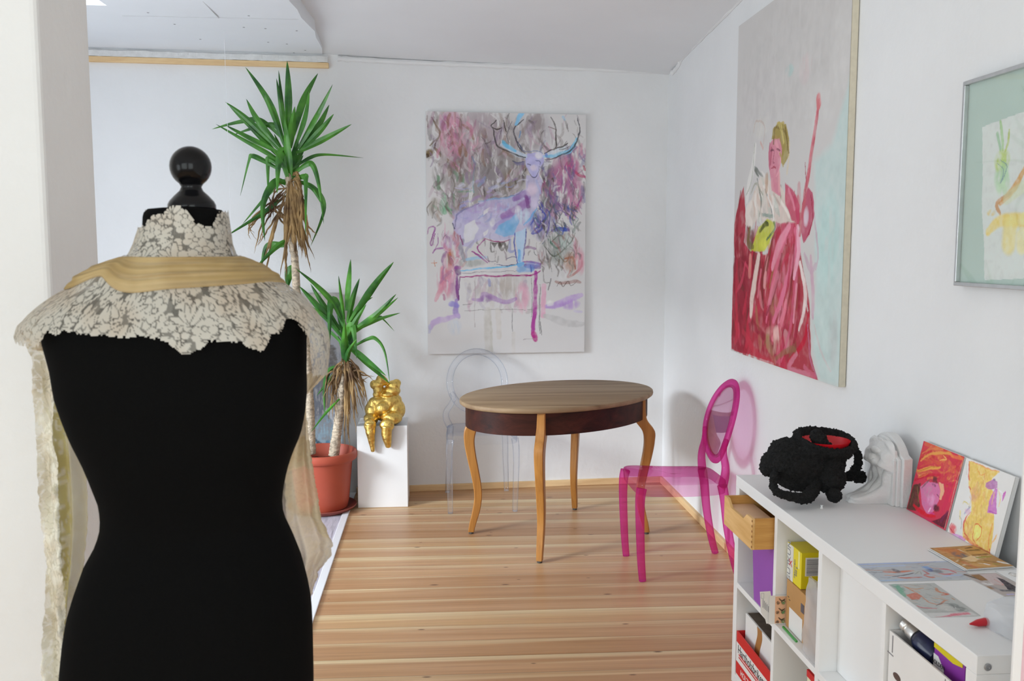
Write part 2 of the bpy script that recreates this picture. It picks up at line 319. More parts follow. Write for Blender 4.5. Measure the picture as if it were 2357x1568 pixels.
 ('s',[(.708,.328),(.734,.343)],.007,(80,90,130),.6),
 ('s',[(.615,.26),(.558,.242),(.517,.217),(.471,.191)],.035,(190,205,222),.8),
 ('s',[(.476,.171),(.502,.202),(.558,.232)],.024,(90,180,220),.8),
 ('s',[(.615,.267),(.558,.254),(.502,.232),(.445,.2),(.423,.151),(.417,.101),(.404,.081),(.435,.041)],.009,(70,66,66),.9),
 ('s',[(.455,.192),(.461,.131),(.471,.096)],.005,(80,76,76),.8),
 ('s',[(.41,.089),(.44,.099),(.47,.091)],.008,(64,58,54),.9),
 ('s',[(.615,.242),(.579,.211),(.558,.161),(.543,.111),(.559,.08),(.605,.04)],.009,(66,62,70),.9),
 ('s',[(.517,.181),(.502,.141),(.517,.091),(.533,.05)],.006,(110,106,112),.8),
 ('s',[(.482,.046),(.489,.081),(.499,.113)],.008,(66,62,60),.9),
 ('s',[(.505,.036),(.518,.006)],.008,(100,96,96),.6),
 ('s',[(.569,.176),(.6,.222),(.622,.234)],.009,(60,70,110),.8),
 ('s',[(.579,.03),(.592,.002),(.559,.07)],.026,(120,190,230),.8),
 ('s',[(.587,.111),(.577,.151)],.008,(80,140,190),.7),
 ('s',[(.734,.262),(.797,.254),(.859,.241),(.906,.226),(.94,.15)],.025,(126,196,226),.85),
 ('s',[(.755,.242),(.818,.226),(.875,.211)],.027,(206,216,226),.8),
 ('s',[(.734,.242),(.766,.223),(.807,.203),(.809,.14),(.805,.09),(.784,.044),(.771,.015)],.009,(76,70,66),.9),
 ('s',[(.76,.082),(.805,.098)],.006,(110,84,80),.9),
 ('s',[(.74,.284),(.818,.264),(.891,.237),(.927,.196),(.958,.104),(.944,.023)],.009,(70,72,80),.9),
 ('s',[(.807,.211),(.859,.203),(.89,.178)],.008,(70,66,60),.9),
 ('s',[(.828,.221),(.87,.216),(.901,.196)],.006,(80,76,70),.8),
 ('b',[(.747,.252)],[(.012,.016)],(70,120,200),.7),
 ('s',[(.848,.019),(.859,.034)],.014,(130,190,220),.6),
 ('s',[(.626,.232),(.682,.226),(.724,.242)],.006,(80,110,170),.8)]
REDFIG=[('b',[(.534,.249)],[(.476,.257)],(192,189,187),.6),
 ('b',[(.247,.349)],[(.232,.15)],(196,192,191),.6),
 ('p',[(.772,.603),(.899,.554),(1.004,.378),(1.036,.671),(1.013,.89),(1.011,1.283),(.866,1.288),(.81,1.198),(.805,.891)],(186,206,203),.8,.03),
 ('b',[(.887,.852)],[(.089,.156)],(176,206,202),.6),
 ('b',[(.89,1.126)],[(.09,.102)],(190,208,204),.6),
 ('b',[(.947,1.144)],[(.032,.085)],(178,178,178),.5),
 ('b',[(.536,.271)],[(.037,.019)],(170,196,192),.7),
 ('b',[(.677,.294)],[(.05,.049)],(205,186,186),.5),
 ('b',[(.797,.433)],[(.113,.079)],(204,202,200),.5),
 ('b',[(.93,.291)],[(.07,.15)],(206,204,202),.5),
 ('p',[(.105,.633),(.054,.684),(.005,.773),(.008,.895),(.021,.905),(.003,.997),(.005,1.278),(.473,1.276),(.501,1.314),(.662,1.305),(.85,1.283),(.819,1.246),(.791,1.209),(.778,1.078),(.743,.99),(.683,.892),(.657,.808),(.598,.779),(.507,.778),(.437,.816),(.381,.893),(.204,.879),(.121,.845),(.144,.767)],(166,28,52),.95,.004),
 ('p',[(.009,.905),(.148,.894),(.265,.941),(.252,1.134),(.147,1.271),(.011,1.278)],(142,20,46),.8,.01),
 ('r',(.03,.8),(.34,1.26),70,[(190,40,66),(130,16,40),(206,70,96),(150,30,50),(176,24,50),(110,40,40)],.03,.13,.7,88),
 ('r',(.38,.72),(.66,1.24),90,[(214,104,132),(190,50,80),(226,150,170),(150,24,50),(176,30,60),(206,120,140),(130,70,50)],.028,.15,.7,98),
 ('r',(.3,1.02),(.6,1.26),40,[(150,24,50),(206,90,110),(120,30,44),(160,110,80),(214,150,156)],.03,.08,.7,60),
 ('s',[(.07,.655),(.038,.794),(.058,.894)],.028,(140,24,44),.8),
 ('s',[(.039,.976),(.068,1.198)],.028,(190,44,66),.7),
 ('s',[(.49,.804),(.434,.938),(.37,1.088)],.039,(176,36,60),.8),
 ('s',[(.577,.798),(.497,.901),(.439,1.001),(.391,1.133)],.024,(214,104,132),.85),
 ('s',[(.627,.807),(.648,.858),(.59,.961),(.51,1.07),(.462,1.127)],.033,(216,116,146),.9),
 ('s',[(.662,.892),(.639,1.019),(.609,1.151),(.545,1.263)],.019,(200,90,120),.8),
 ('s',[(.515,.822),(.447,.938),(.415,1.011)],.015,(150,110,70),.7),
 ('s',[(.602,.832),(.591,.978),(.551,1.05)],.017,(170,30,56),.8),
 ('s',[(.577,.793),(.494,.857),(.437,.938)],.041,(230,150,172),.85),
 ('s',[(.648,.799),(.665,.875),(.635,.968)],.032,(234,176,194),.85),
 ('s',[(.516,.893),(.476,1),(.397,1.104)],.021,(120,20,40),.8),
 ('s',[(.622,.858),(.618,.978),(.578,1.092)],.016,(130,20,44),.8),
 ('s',[(.574,1.049),(.517,1.15),(.454,1.192)],.029,(226,130,150),.8),
 ('s',[(.374,.902),(.361,1.004)],.028,(226,160,160),.8),
 ('s',[(.659,.993),(.642,1.113)],.016,(226,150,170),.8),
 ('s',[(.485,.964),(.419,1.057)],.033,(220,130,150),.7),
 ('s',[(.294,.893),(.262,.979),(.233,1.067),(.223,1.121)],.043,(226,206,196),.9),
 ('s',[(.206,.904),(.2,.971)],.03,(214,140,130),.8),
 ('s',[(.32,.95),(.295,1.045)],.016,(214,110,130),.8),
 ('s',[(.381,.893),(.336,.987),(.356,1.079)],.022,(124,40,40),.8),
 ('s',[(.438,.825),(.377,.948)],.015,(110,60,40),.7),
 ('s',[(.681,.917),(.726,.991),(.732,1.057),(.692,1.135)],.026,(230,218,214),.95),
 ('s',[(.68,.992),(.685,1.102),(.652,1.181)],.027,(150,20,50),.8),
 ('s',[(.763,1.088),(.733,1.173),(.613,1.255)],.021,(186,20,52),.95),
 ('s',[(.719,.999),(.759,1.071)],.009,(206,190,190),.8),
 ('b',[(.454,1.196)],[(.082,.047)],(196,150,140),.85),
 ('b',[(.405,1.206)],[(.04,.028)],(150,120,70),.8),
 ('b',[(.501,1.169)],[(.038,.027)],(226,180,176),.8),
 ('s',[(.516,1.141),(.542,1.228)],.017,(176,30,60),.7),
 ('s',[(.253,1.153),(.365,1.191)],.034,(130,16,40),.7),
 ('s',[(.141,1.192),(.318,1.271),(.473,1.281)],.032,(190,50,70),.6),
 ('s',[(.496,1.26),(.632,1.209),(.677,1.221)],.022,(140,100,70),.7),
 ('s',[(.677,1.221),(.615,1.281),(.786,1.275)],.025,(206,130,150),.7),
 ('s',[(.743,1.256),(.826,1.278)],.02,(196,100,126),.8),
 ('s',[(.763,1.121),(.785,1.217),(.841,1.276)],.01,(180,110,140),.8),
 ('s',[(.766,.9),(.789,1.013),(.801,1.093)],.025,(196,150,172),.7),
 ('s',[(.76,.698),(.79,.779),(.822,.891),(.807,.939)],.012,(190,162,176),.8),
 ('s',[(.714,.892),(.769,.94),(.807,.923)],.018,(190,160,176),.7),
 ('s',[(.813,1.117),(.878,1.207),(.94,1.242)],.012,(200,190,190),.7),
 ('p',[(.15,.728),(.237,.647),(.293,.604),(.477,.645),(.611,.722),(.642,.782),(.488,.779),(.371,.774),(.278,.752),(.198,.797),(.133,.776)],(212,200,190),.9,.006),
 ('r',(.22,.62),(.46,.76),40,[(226,216,208),(196,190,184),(206,176,160),(176,186,176),(232,226,220)],.02,.07,.6,70),
 ('s',[(.336,.653),(.392,.711),(.42,.758)],.009,(110,130,130),.7),
 ('s',[(.253,.61),(.3,.697),(.283,.752)],.011,(90,100,90),.7),
 ('s',[(.306,.605),(.222,.565),(.266,.602)],.015,(80,90,80),.8),
 ('s',[(.427,.677),(.483,.716)],.012,(180,160,150),.7),
 ('s',[(.446,.616),(.495,.69)],.012,(150,140,110),.7),
 ('s',[(.351,.609),(.349,.654)],.028,(176,140,110),.7),
 ('s',[(.225,.49),(.208,.559),(.158,.641),(.147,.689)],.04,(220,217,213),.85),
 ('s',[(.216,.48),(.198,.606),(.137,.669)],.008,(160,165,150),.7),
 ('s',[(.197,.778),(.151,.738),(.191,.701)],.044,(224,214,206),.8),
 ('b',[(.28,.427)],[(.095,.037)],(206,203,196),.6),
 ('s',[(.199,.436),(.224,.401),(.319,.423),(.311,.5)],.008,(190,170,160),.6),
 ('s',[(.284,.483),(.312,.505)],.011,(200,150,140),.7),
 ('p',[(.275,.79),(.37,.763),(.449,.778),(.438,.821),(.354,.879),(.204,.879),(.243,.836)],(186,190,64),.95,.005),
 ('b',[(.352,.852)],[(.056,.024)],(214,214,90),.7),
 ('s',[(.295,.804),(.346,.782),(.38,.783)],.022,(50,60,30),.9),
 ('s',[(.434,.776),(.446,.803),(.369,.838)],.013,(60,100,80),.8),
 ('s',[(.184,.797),(.173,.845),(.231,.865)],.033,(110,100,50),.8),
 ('s',[(.304,.744),(.433,.758)],.012,(110,140,130),.7),
 ('p',[(.383,.495),(.423,.473),(.479,.484),(.501,.551),(.473,.592),(.495,.69),(.405,.66),(.374,.574),(.365,.524)],(206,130,148),.95,.004),
 ('s',[(.394,.514),(.388,.567)],.014,(176,90,110),.8),
 ('s',[(.437,.501),(.469,.539)],.017,(224,160,170),.7),
 ('s',[(.474,.61),(.479,.663)],.02,(222,170,170),.6),
 ('p',[(.392,.482),(.404,.448),(.461,.432),(.527,.45),(.554,.497),(.554,.557),(.51,.587),(.486,.576),(.491,.524),(.465,.491)],(156,138,66),.95,.004),
 ('s',[(.433,.448),(.518,.476),(.539,.538)],.011,(110,90,40),.7),
 ('s',[(.461,.443),(.509,.509)],.009,(190,176,110),.8),
 ('s',[(.555,.514),(.545,.616)],.014,(214,196,160),.5),
 ('s',[(.378,.496),(.375,.53),(.385,.584)],.014,(178,92,116),.8),
 ('s',[(.387,.52),(.414,.521)],.007,(110,56,76),.85),
 ('s',[(.444,.524),(.473,.531)],.007,(120,60,80),.8),
 ('s',[(.422,.526),(.41,.56),(.425,.567)],.006,(160,84,104),.8),
 ('s',[(.397,.582),(.419,.581),(.441,.587)],.007,(156,48,70),.85),
 ('s',[(.483,.541),(.473,.592),(.446,.616)],.01,(226,164,176),.7),
 ('s',[(.421,.448),(.413,.498)],.009,(112,92,40),.8),
 ('s',[(.481,.445),(.504,.509)],.009,(204,186,116),.8),
 ('s',[(.521,.461),(.551,.548)],.01,(120,100,44),.8),
 ('s',[(.474,.54),(.506,.588)],.009,(172,150,80),.8),
 ('s',[(.442,.435),(.504,.441)],.009,(186,166,90),.8),
 ('s',[(.188,.663),(.241,.628),(.314,.67)],.01,(150,150,130),.7),
 ('s',[(.501,.708),(.574,.763)],.013,(232,224,216),.8),
 ('s',[(.364,.682),(.418,.73),(.434,.767)],.012,(236,230,224),.8),
 ('s',[(.274,.705),(.321,.763)],.016,(206,190,180),.8),
 ('p',[(.531,.645),(.601,.671),(.659,.725),(.66,.791),(.598,.773),(.537,.719)],(190,70,100),.9,.005),
 ('s',[(.567,.669),(.617,.739)],.016,(220,140,160),.7),
 ('p',[(.68,.726),(.728,.675),(.764,.698),(.789,.763),(.754,.826),(.707,.855),(.677,.813)],(180,64,96),.9,.004),
 ('b',[(.717,.768)],[(.022,.031)],(214,196,206),.9),
 ('s',[(.75,.705),(.776,.779),(.734,.834)],.009,(150,30,60),.8),
 ('s',[(.791,.413),(.771,.492),(.743,.584),(.71,.678),(.679,.767),(.671,.825)],.026,(190,92,104),.95),
 ('s',[(.777,.43),(.751,.537),(.715,.646)],.008,(214,130,140),.8),
 ('s',[(.787,.404),(.792,.423)],.03,(206,120,124),.95),
 ('s',[(.695,.596),(.71,.678),(.68,.726)],.007,(160,50,80),.7)]
REDFACE=[('r',(.02,.02),(.98,.45),60,[(206,90,60),(220,140,70),(190,40,56),(226,160,90),(200,60,70)],.05,.35,.7,-12),
 ('b',[(.364,.182)],[(.485,.262)],(206,80,70),.35),
 ('b',[(.763,.346)],[(.276,.247)],(196,56,80),.7),
 ('s',[(.052,.28),(.234,.144),(.595,.038),(.766,.052)],.039,(220,160,80),.85),
 ('s',[(.043,.173),(.238,.062),(.501,.019)],.031,(214,130,80),.7),
 ('s',[(.038,.432),(.265,.338),(.533,.261)],.052,(224,166,80),.9),
 ('s',[(.024,.449),(.279,.321),(.508,.253)],.015,(180,110,40),.7),
 ('s',[(.069,.357),(.343,.226),(.581,.184)],.037,(206,80,70),.8),
 ('s',[(.018,.572),(.233,.452),(.579,.353)],.052,(196,36,60),.9),
 ('s',[(.083,.516),(.301,.408)],.015,(220,120,60),.7),
 ('s',[(.724,.049),(.975,.031)],.043,(224,120,70),.8),
 ('s',[(.536,.091),(.634,.12),(.487,.167)],.021,(230,180,100),.8),
 ('p',[(.019,.64),(.181,.571),(.198,.646),(.206,.75),(.312,.864),(.223,.955),(.01,.997)],(82,58,48),.95,.01),
 ('s',[(.124,.639),(.243,.819)],.014,(150,120,70),.7),
 ('s',[(.072,.76),(.065,.922)],.015,(120,100,70),.6),
 ('p',[(.185,.623),(.309,.512),(.591,.466),(.673,.546),(.702,.69),(.646,.831),(.575,.903),(.502,.93),(.345,.842)],(206,120,164),.95,.01),
 ('b',[(.413,.628)],[(.119,.076)],(190,140,160),.6),
 ('b',[(.523,.714)],[(.098,.075)],(222,160,196),.6),
 ('b',[(.493,.439)],[(.118,.046)],(96,50,56),.9),
 ('s',[(.376,.469),(.288,.557),(.232,.624)],.033,(120,90,86),.7),
 ('b',[(.508,.513)],[(.051,.02)],(96,60,80),.8),
 ('p',[(.592,.446),(.703,.437),(.758,.524),(.746,.652),(.7,.665),(.673,.546)],(226,176,140),.9,.008),
 ('s',[(.621,.611),(.689,.643)],.014,(110,40,60),.8),
 ('b',[(.676,.785)],[(.08,.044)],(84,36,46),.95),
 ('s',[(.555,.82),(.526,.892)],.029,(236,200,220),.8),
 ('s',[(.507,.897),(.662,.864)],.02,(206,60,140),.8),
 ('s',[(.146,.898),(.348,.931),(.527,.936),(.697,.891)],.058,(210,30,50),.95),
 ('s',[(.014,1.003),(.344,1.01),(.641,.99)],.032,(190,50,100),.8),
 ('p',[(.638,.984),(.834,.875),(.952,.742),(.985,.854),(.967,.98)],(84,36,50),.9,.01),
 ('s',[(.835,.328),(.869,.569),(.813,.832)],.084,(200,44,84),.6),
 ('s',[(.883,.215),(.941,.425),(.918,.629)],.036,(220,60,84),.7),
 ('s',[(.989,.04),(.97,.319),(.974,.663),(.967,.98)],.016,(206,160,146),.8),
 ('s',[(1.004,.223),(.97,.319)],.013,(80,50,40),.8),
 ('s',[(.939,.758),(.855,.918)],.041,(120,40,80),.7)]
YELFIG=[('p',[(.065,.033),(.701,.016),(.615,.114),(.569,.215),(.7,.279),(.811,.551),(.888,.796),(.907,.988),(.574,.985),(.337,.988),(.274,.814),(.375,.617),(.307,.459),(.189,.316),(.148,.223)],(224,190,96),.95,.01),
 ('r',(.3,.1),(.62,.95),70,[(230,200,110),(214,170,90),(236,214,150),(216,150,110),(206,180,120)],.03,.16,.6,70),
 ('s',[(.077,.037),(.148,.223),(.189,.251)],.026,(214,90,80),.8),
 ('s',[(.113,.028),(.443,.026),(.7,.013)],.02,(224,140,80),.7),
 ('s',[(.274,.083),(.355,.142),(.449,.091)],.014,(224,140,70),.7),
 ('b',[(.354,.372)],[(.103,.071)],(216,160,120),.6),
 ('s',[(.207,.336),(.248,.364)],.022,(200,40,60),.8),
 ('b',[(.348,.447)],[(.085,.047)],(206,140,130),.5),
 ('b',[(.505,.476)],[(.133,.09)],(222,190,100),.6),
 ('b',[(.586,.811)],[(.095,.09)],(244,226,130),.8),
 ('s',[(.309,.693),(.282,.812),(.353,.91),(.416,.934)],.024,(206,60,60),.85),
 ('s',[(.367,.62),(.29,.732),(.353,.792)],.015,(220,120,70),.8),
 ('s',[(.502,.814),(.52,.733),(.644,.741),(.662,.831),(.613,.917)],.015,(210,80,50),.85),
 ('s',[(.506,.823),(.526,.912),(.613,.958)],.016,(214,100,60),.8),
 ('s',[(.355,.952),(.572,.98),(.898,.986)],.046,(210,90,70),.7),
 ('s',[(.809,.64),(.821,.815),(.856,.955)],.023,(224,140,80),.7),
 ('s',[(.881,.938),(.907,.988)],.022,(206,70,60),.8),
 ('s',[(.938,.73),(.927,.795),(.888,.867)],.021,(226,170,80),.8),
 ('b',[(.622,.548)],[(.098,.087)],(220,196,120),.5),
 ('p',[(.504,.213),(.644,.119),(.709,.14),(.738,.208),(.59,.272),(.511,.256)],(176,110,168),.9,.008),
 ('p',[(.697,.219),(.746,.218),(.771,.332),(.85,.505),(.679,.538),(.65,.413),(.679,.297)],(196,120,190),.95,.006),
 ('s',[(.708,.277),(.714,.419)],.016,(226,190,130),.8),
 ('s',[(.758,.215),(.838,.314),(.847,.405)],.018,(226,196,140),.8),
 ('s',[(.77,.224),(.868,.258),(.866,.33)],.016,(236,226,234),.9),
 ('p',[(.865,.247),(.904,.206),(.916,.257),(.879,.344)],(196,90,180),.9,.005),
 ('s',[(.696,.516),(.837,.502)],.015,(176,80,170),.8),
 ('b',[(.657,.128)],[(.024,.017)],(120,110,140),.7),
 ('s',[(.282,.55),(.185,.54),(.161,.571)],.019,(206,190,110),.8),
 ('s',[(.328,.572),(.27,.647),(.251,.686)],.026,(150,156,186),.8),
 ('s',[(.156,.678),(.194,.759)],.025,(226,206,110),.7),
 ('b',[(.302,.638)],[(.06,.045)],(216,176,196),.7),
 ('b',[(.312,.577)],[(.02,.014)],(84,84,100),.8),
 ('s',[(.164,.734),(.235,.77),(.254,.886)],.015,(150,150,150),.6),
 ('b',[(.096,.931)],[(.073,.063)],(216,80,90),.85),
 ('s',[(.046,.869),(.027,.94),(.151,.969)],.017,(196,40,60),.7),
 ('s',[(.124,.987),(.298,.979),(.387,.984)],.036,(200,120,200),.8),
 ('s',[(.094,.21),(.023,.051)],.012,(200,170,170),.4)]
CARDBLUE=[('r',(.02,.02),(.98,.52),90,[(176,190,216),(150,156,170),(200,204,206),(214,150,120),(160,166,176)],.02,.09,.6,5),
 ('s',[(-.022,.031),(.418,.011),(.986,.001)],.054,(176,190,226),.9),
 ('s',[(.016,.101),(.455,.093)],.045,(186,200,226),.8),
 ('s',[(.422,.034),(.63,.062),(.858,.013)],.016,(140,140,160),.6),
 ('s',[(.001,.198),(.278,.22)],.018,(196,130,90),.7),
 ('s',[(.167,.254),(.296,.276),(.482,.248)],.043,(214,130,100),.9),
 ('b',[(.308,.238)],[(.038,.06)],(120,116,120),.9),
 ('s',[(-.022,.26),(.155,.264)],.01,(110,100,100),.8),
 ('s',[(.184,.403),(.308,.372),(.451,.32)],.019,(70,70,76),.9),
 ('s',[(.232,.428),(.315,.445),(.465,.437)],.035,(206,110,90),.85),
 ('b',[(.505,.293)],[(.052,.081)],(196,196,192),.8),
 ('b',[(.667,.198)],[(.045,.071)],(120,160,216),.8),
 ('b',[(.653,.251)],[(.045,.047)],(70,76,130),.7),
 ('s',[(.587,.257),(.594,.343),(.535,.38)],.027,(190,70,60),.7),
 ('b',[(.725,.29)],[(.052,.052)],(130,130,136),.85),
 ('s',[(.783,.23),(.862,.258),(.881,.345)],.036,(206,90,100),.8),
 ('s',[(.706,.352),(.762,.388),(.839,.363)],.035,(206,80,86),.8),
 ('s',[(.524,.4),(.555,.454),(.597,.448)],.038,(206,110,80),.8),
 ('s',[(-.017,.499),(.133,.501),(.289,.494)],.027,(156,190,226),.9),
 ('s',[(.704,.436),(.904,.41)],.027,(170,190,226),.8),
 ('b',[(.418,.453)],[(.088,.045)],(170,176,176),.6),
 ('s',[(.442,.351),(.546,.275),(.505,.378)],.012,(150,150,150),.7)]
CARDDEER=[('r',(.05,.05),(.95,1.3),80,[(176,180,176),(150,160,156),(206,170,146),(196,196,192),(140,146,144)],.03,.16,.6,40),
 ('b',[(.129,.157)],[(.096,.236)],(130,170,156),.9),
 ('s',[(.15,.112),(.071,.417),(.016,.66)],.113,(120,176,150),.9),
 ('s',[(.288,.171),(.422,.296),(.625,.256)],.039,(206,140,80),.8),
 ('s',[(.277,.124),(.327,.354),(.36,.569),(.361,.771)],.037,(206,130,90),.8),
 ('p',[(.084,.585),(.326,.483),(.382,.674),(.233,.836),(.079,.841)],(206,120,100),.9,.02),
 ('s',[(.079,.841),(.185,.87)],.024,(90,84,90),.7),
 ('s',[(.9,.271),(.833,.443),(.92,.621)],.068,(206,130,90),.8),
 ('s',[(.908,.536),(.95,.624),(.805,.652)],.059,(206,100,70),.8),
 ('s',[(.361,.771),(.356,.998),(.494,1.119),(.684,.954),(.778,.925)],.046,(206,140,110),.85),
 ('s',[(.537,.787),(.692,.841),(.757,.885)],.035,(216,160,120),.8),
 ('s',[(.025,1.145),(.091,1.237),(.336,1.311)],.038,(206,80,96),.9),
 ('s',[(.399,1.181),(.606,1.058),(.733,1.142),(.697,1.312)],.029,(96,100,100),.8),
 ('b',[(.546,1.298)],[(.151,.147)],(206,204,200),.8),
 ('b',[(.785,1.354)],[(.123,.185)],(130,134,132),.85),
 ('b',[(.767,1.181)],[(.098,.117)],(130,136,134),.7),
 ('s',[(.064,1.416),(.453,1.47),(.709,1.511)],.09,(176,176,174),.6),
 ('p',[(.001,1.505),(.699,1.526),(.917,1.499),(.98,1.723),(-.004,1.73)],(214,213,212),.95,.01),
 ('s',[(.067,1.722),(.317,1.688),(.575,1.607),(.817,1.6)],.07,(216,120,140),.95),
 ('s',[(.5,1.615),(.801,1.583)],.118,(220,130,146),.8),
 ('s',[(.921,.823),(.932,.902)],.028,(190,130,70),.7)]
CARDSTACK=[('r',(.02,.02),(.98,1.1),60,[(196,140,90),(150,104,60),(214,190,150),(120,90,60),(226,214,190)],.05,.2,.7,10),
 ('b',[(.231,.213)],[(.224,.275)],(196,140,90),.9),
 ('p',[(.066,.054),(.559,.121),(.478,.445),(.24,.614),(.218,.287)],(190,120,70),.9,.02),
 ('b',[(.359,.467)],[(.138,.189)],(110,106,110),.9),
 ('s',[(.533,.152),(.56,.342),(.57,.499),(.571,.745)],.032,(226,222,214),.9),
 ('p',[(.572,.105),(.969,.055),(.997,.487),(.515,.571)],(196,150,90),.9,.01),
 ('s',[(.725,.132),(.871,.105)],.051,(96,70,50),.9),
 ('s',[(.654,.264),(.928,.255)],.058,(110,84,46),.9),
 ('s',[(.762,.374),(.908,.435)],.049,(206,160,90),.9),
 ('s',[(.6,.503),(.928,.495)],.05,(120,84,46),.9),
 ('s',[(.594,.644),(.901,.628)],.064,(150,146,60),.9),
 ('p',[(.256,.637),(.57,.499),(.555,.743),(.373,.849)],(226,196,150),.9,.01),
 ('s',[(.146,.73),(.244,.831),(.719,.894)],.079,(176,130,60),.9),
 ('s',[(.179,.823),(.217,1.106)],.115,(190,120,80),.8),
 ('s',[(.313,.977),(.607,1.059)],.146,(206,160,100),.8),
 ('s',[(.537,.959),(.572,1.009)],.051,(230,226,224),.9),
 ('s',[(.695,.98),(.772,1.016)],.043,(150,150,60),.9),
 ('s',[(.872,.915),(.988,1.017)],.084,(226,224,222),.9)]
CARDDARK=[('s',[(.063,.069),(.21,.495)],.097,(80,64,54),.9),
 ('p',[(.181,.107),(.454,.073),(.422,.54),(.172,.519)],(140,100,56),.95,.01),
 ('p',[(.493,.076),(.963,.03),(.805,.652),(.541,.896),(.311,.772)],(196,180,180),.9,.01),
 ('s',[(.594,.472),(.541,.896),(.311,.772)],.034,(206,130,120),.7),
 ('p',[(.767,.322),(.844,.493),(.768,1.124),(.51,1.459),(.432,1.199),(.615,.797)],(36,30,44),.95,.008),
 ('b',[(.055,1.065)],[(.113,.121)],(140,104,66),.8),
 ('s',[(.18,.814),(.208,1.181),(.415,1.3)],.109,(150,146,148),.9),
 ('s',[(.229,1.285),(.601,1.315)],.125,(96,96,100),.9),
 ('s',[(.162,1.555),(.327,1.544)],.074,(180,176,220),.9),
 ('b',[(.197,.762)],[(.153,.124)],(220,220,220),.8)]
WATERCOL=[('p',[(.159,.281),(.436,.255),(1.23,.197),(1.299,1.107),(1.077,1.164),(.265,1.216),(.237,.992),(.199,.787),(.193,.583)],(212,214,211),.98,.002),
 ('s',[(.342,.271),(.366,.362),(.381,.441)],.027,(150,190,120),.8),
 ('s',[(.315,.336),(.357,.439)],.023,(130,180,130),.7),
 ('s',[(.435,.331),(.426,.407),(.403,.453)],.019,(170,186,70),.8),
 ('b',[(.378,.5)],[(.071,.059)],(176,196,80),.8),
 ('b',[(.387,.598)],[(.074,.089)],(160,200,150),.75),
 ('b',[(.401,.668)],[(.064,.049)],(190,212,180),.7),
 ('s',[(.331,.515),(.399,.56),(.374,.636),(.43,.543),(.362,.498)],.008,(100,130,150),.7),
 ('b',[(.34,.525)],[(.03,.04)],(180,200,90),.6),
 ('s',[(.6,.559),(.532,.648),(.46,.71),(.384,.755)],.045,(206,150,66),.9),
 ('s',[(.475,.702),(.351,.753),(.389,.815)],.031,(196,130,50),.8),
 ('s',[(.611,.522),(.745,.408),(.875,.344)],.041,(200,150,80),.8),
 ('b',[(.298,.806)],[(.043,.022)],(216,186,80),.9),
 ('s',[(.446,.729),(.595,.671)],.072,(206,210,170),.6),
 ('s',[(.274,.921),(.377,.864),(.52,.858),(.641,.862),(.918,.827)],.081,(228,200,96),.9),
 ('s',[(.492,.896),(.485,.993)],.13,(230,212,130),.8),
 ('s',[(.61,.852),(.777,.775)],.068,(232,220,150),.7),
 ('s',[(.604,.947),(.609,1.013)],.09,(234,220,150),.7),
 ('s',[(.785,.867),(.994,.953)],.096,(226,204,120),.7),
 ('b',[(.967,.644)],[(.09,.106)],(170,196,110),.6)]


# ------------------------------------------------------------------ helpers
ORG = {}

def lin(c):
    c = c / 255.0
    return c / 12.92 if c <= 0.04045 else ((c + 0.055) / 1.055) ** 2.4

def rgb(r, g, b, k=1.0):
    return (min(1, lin(r) * k), min(1, lin(g) * k), min(1, lin(b) * k), 1.0)

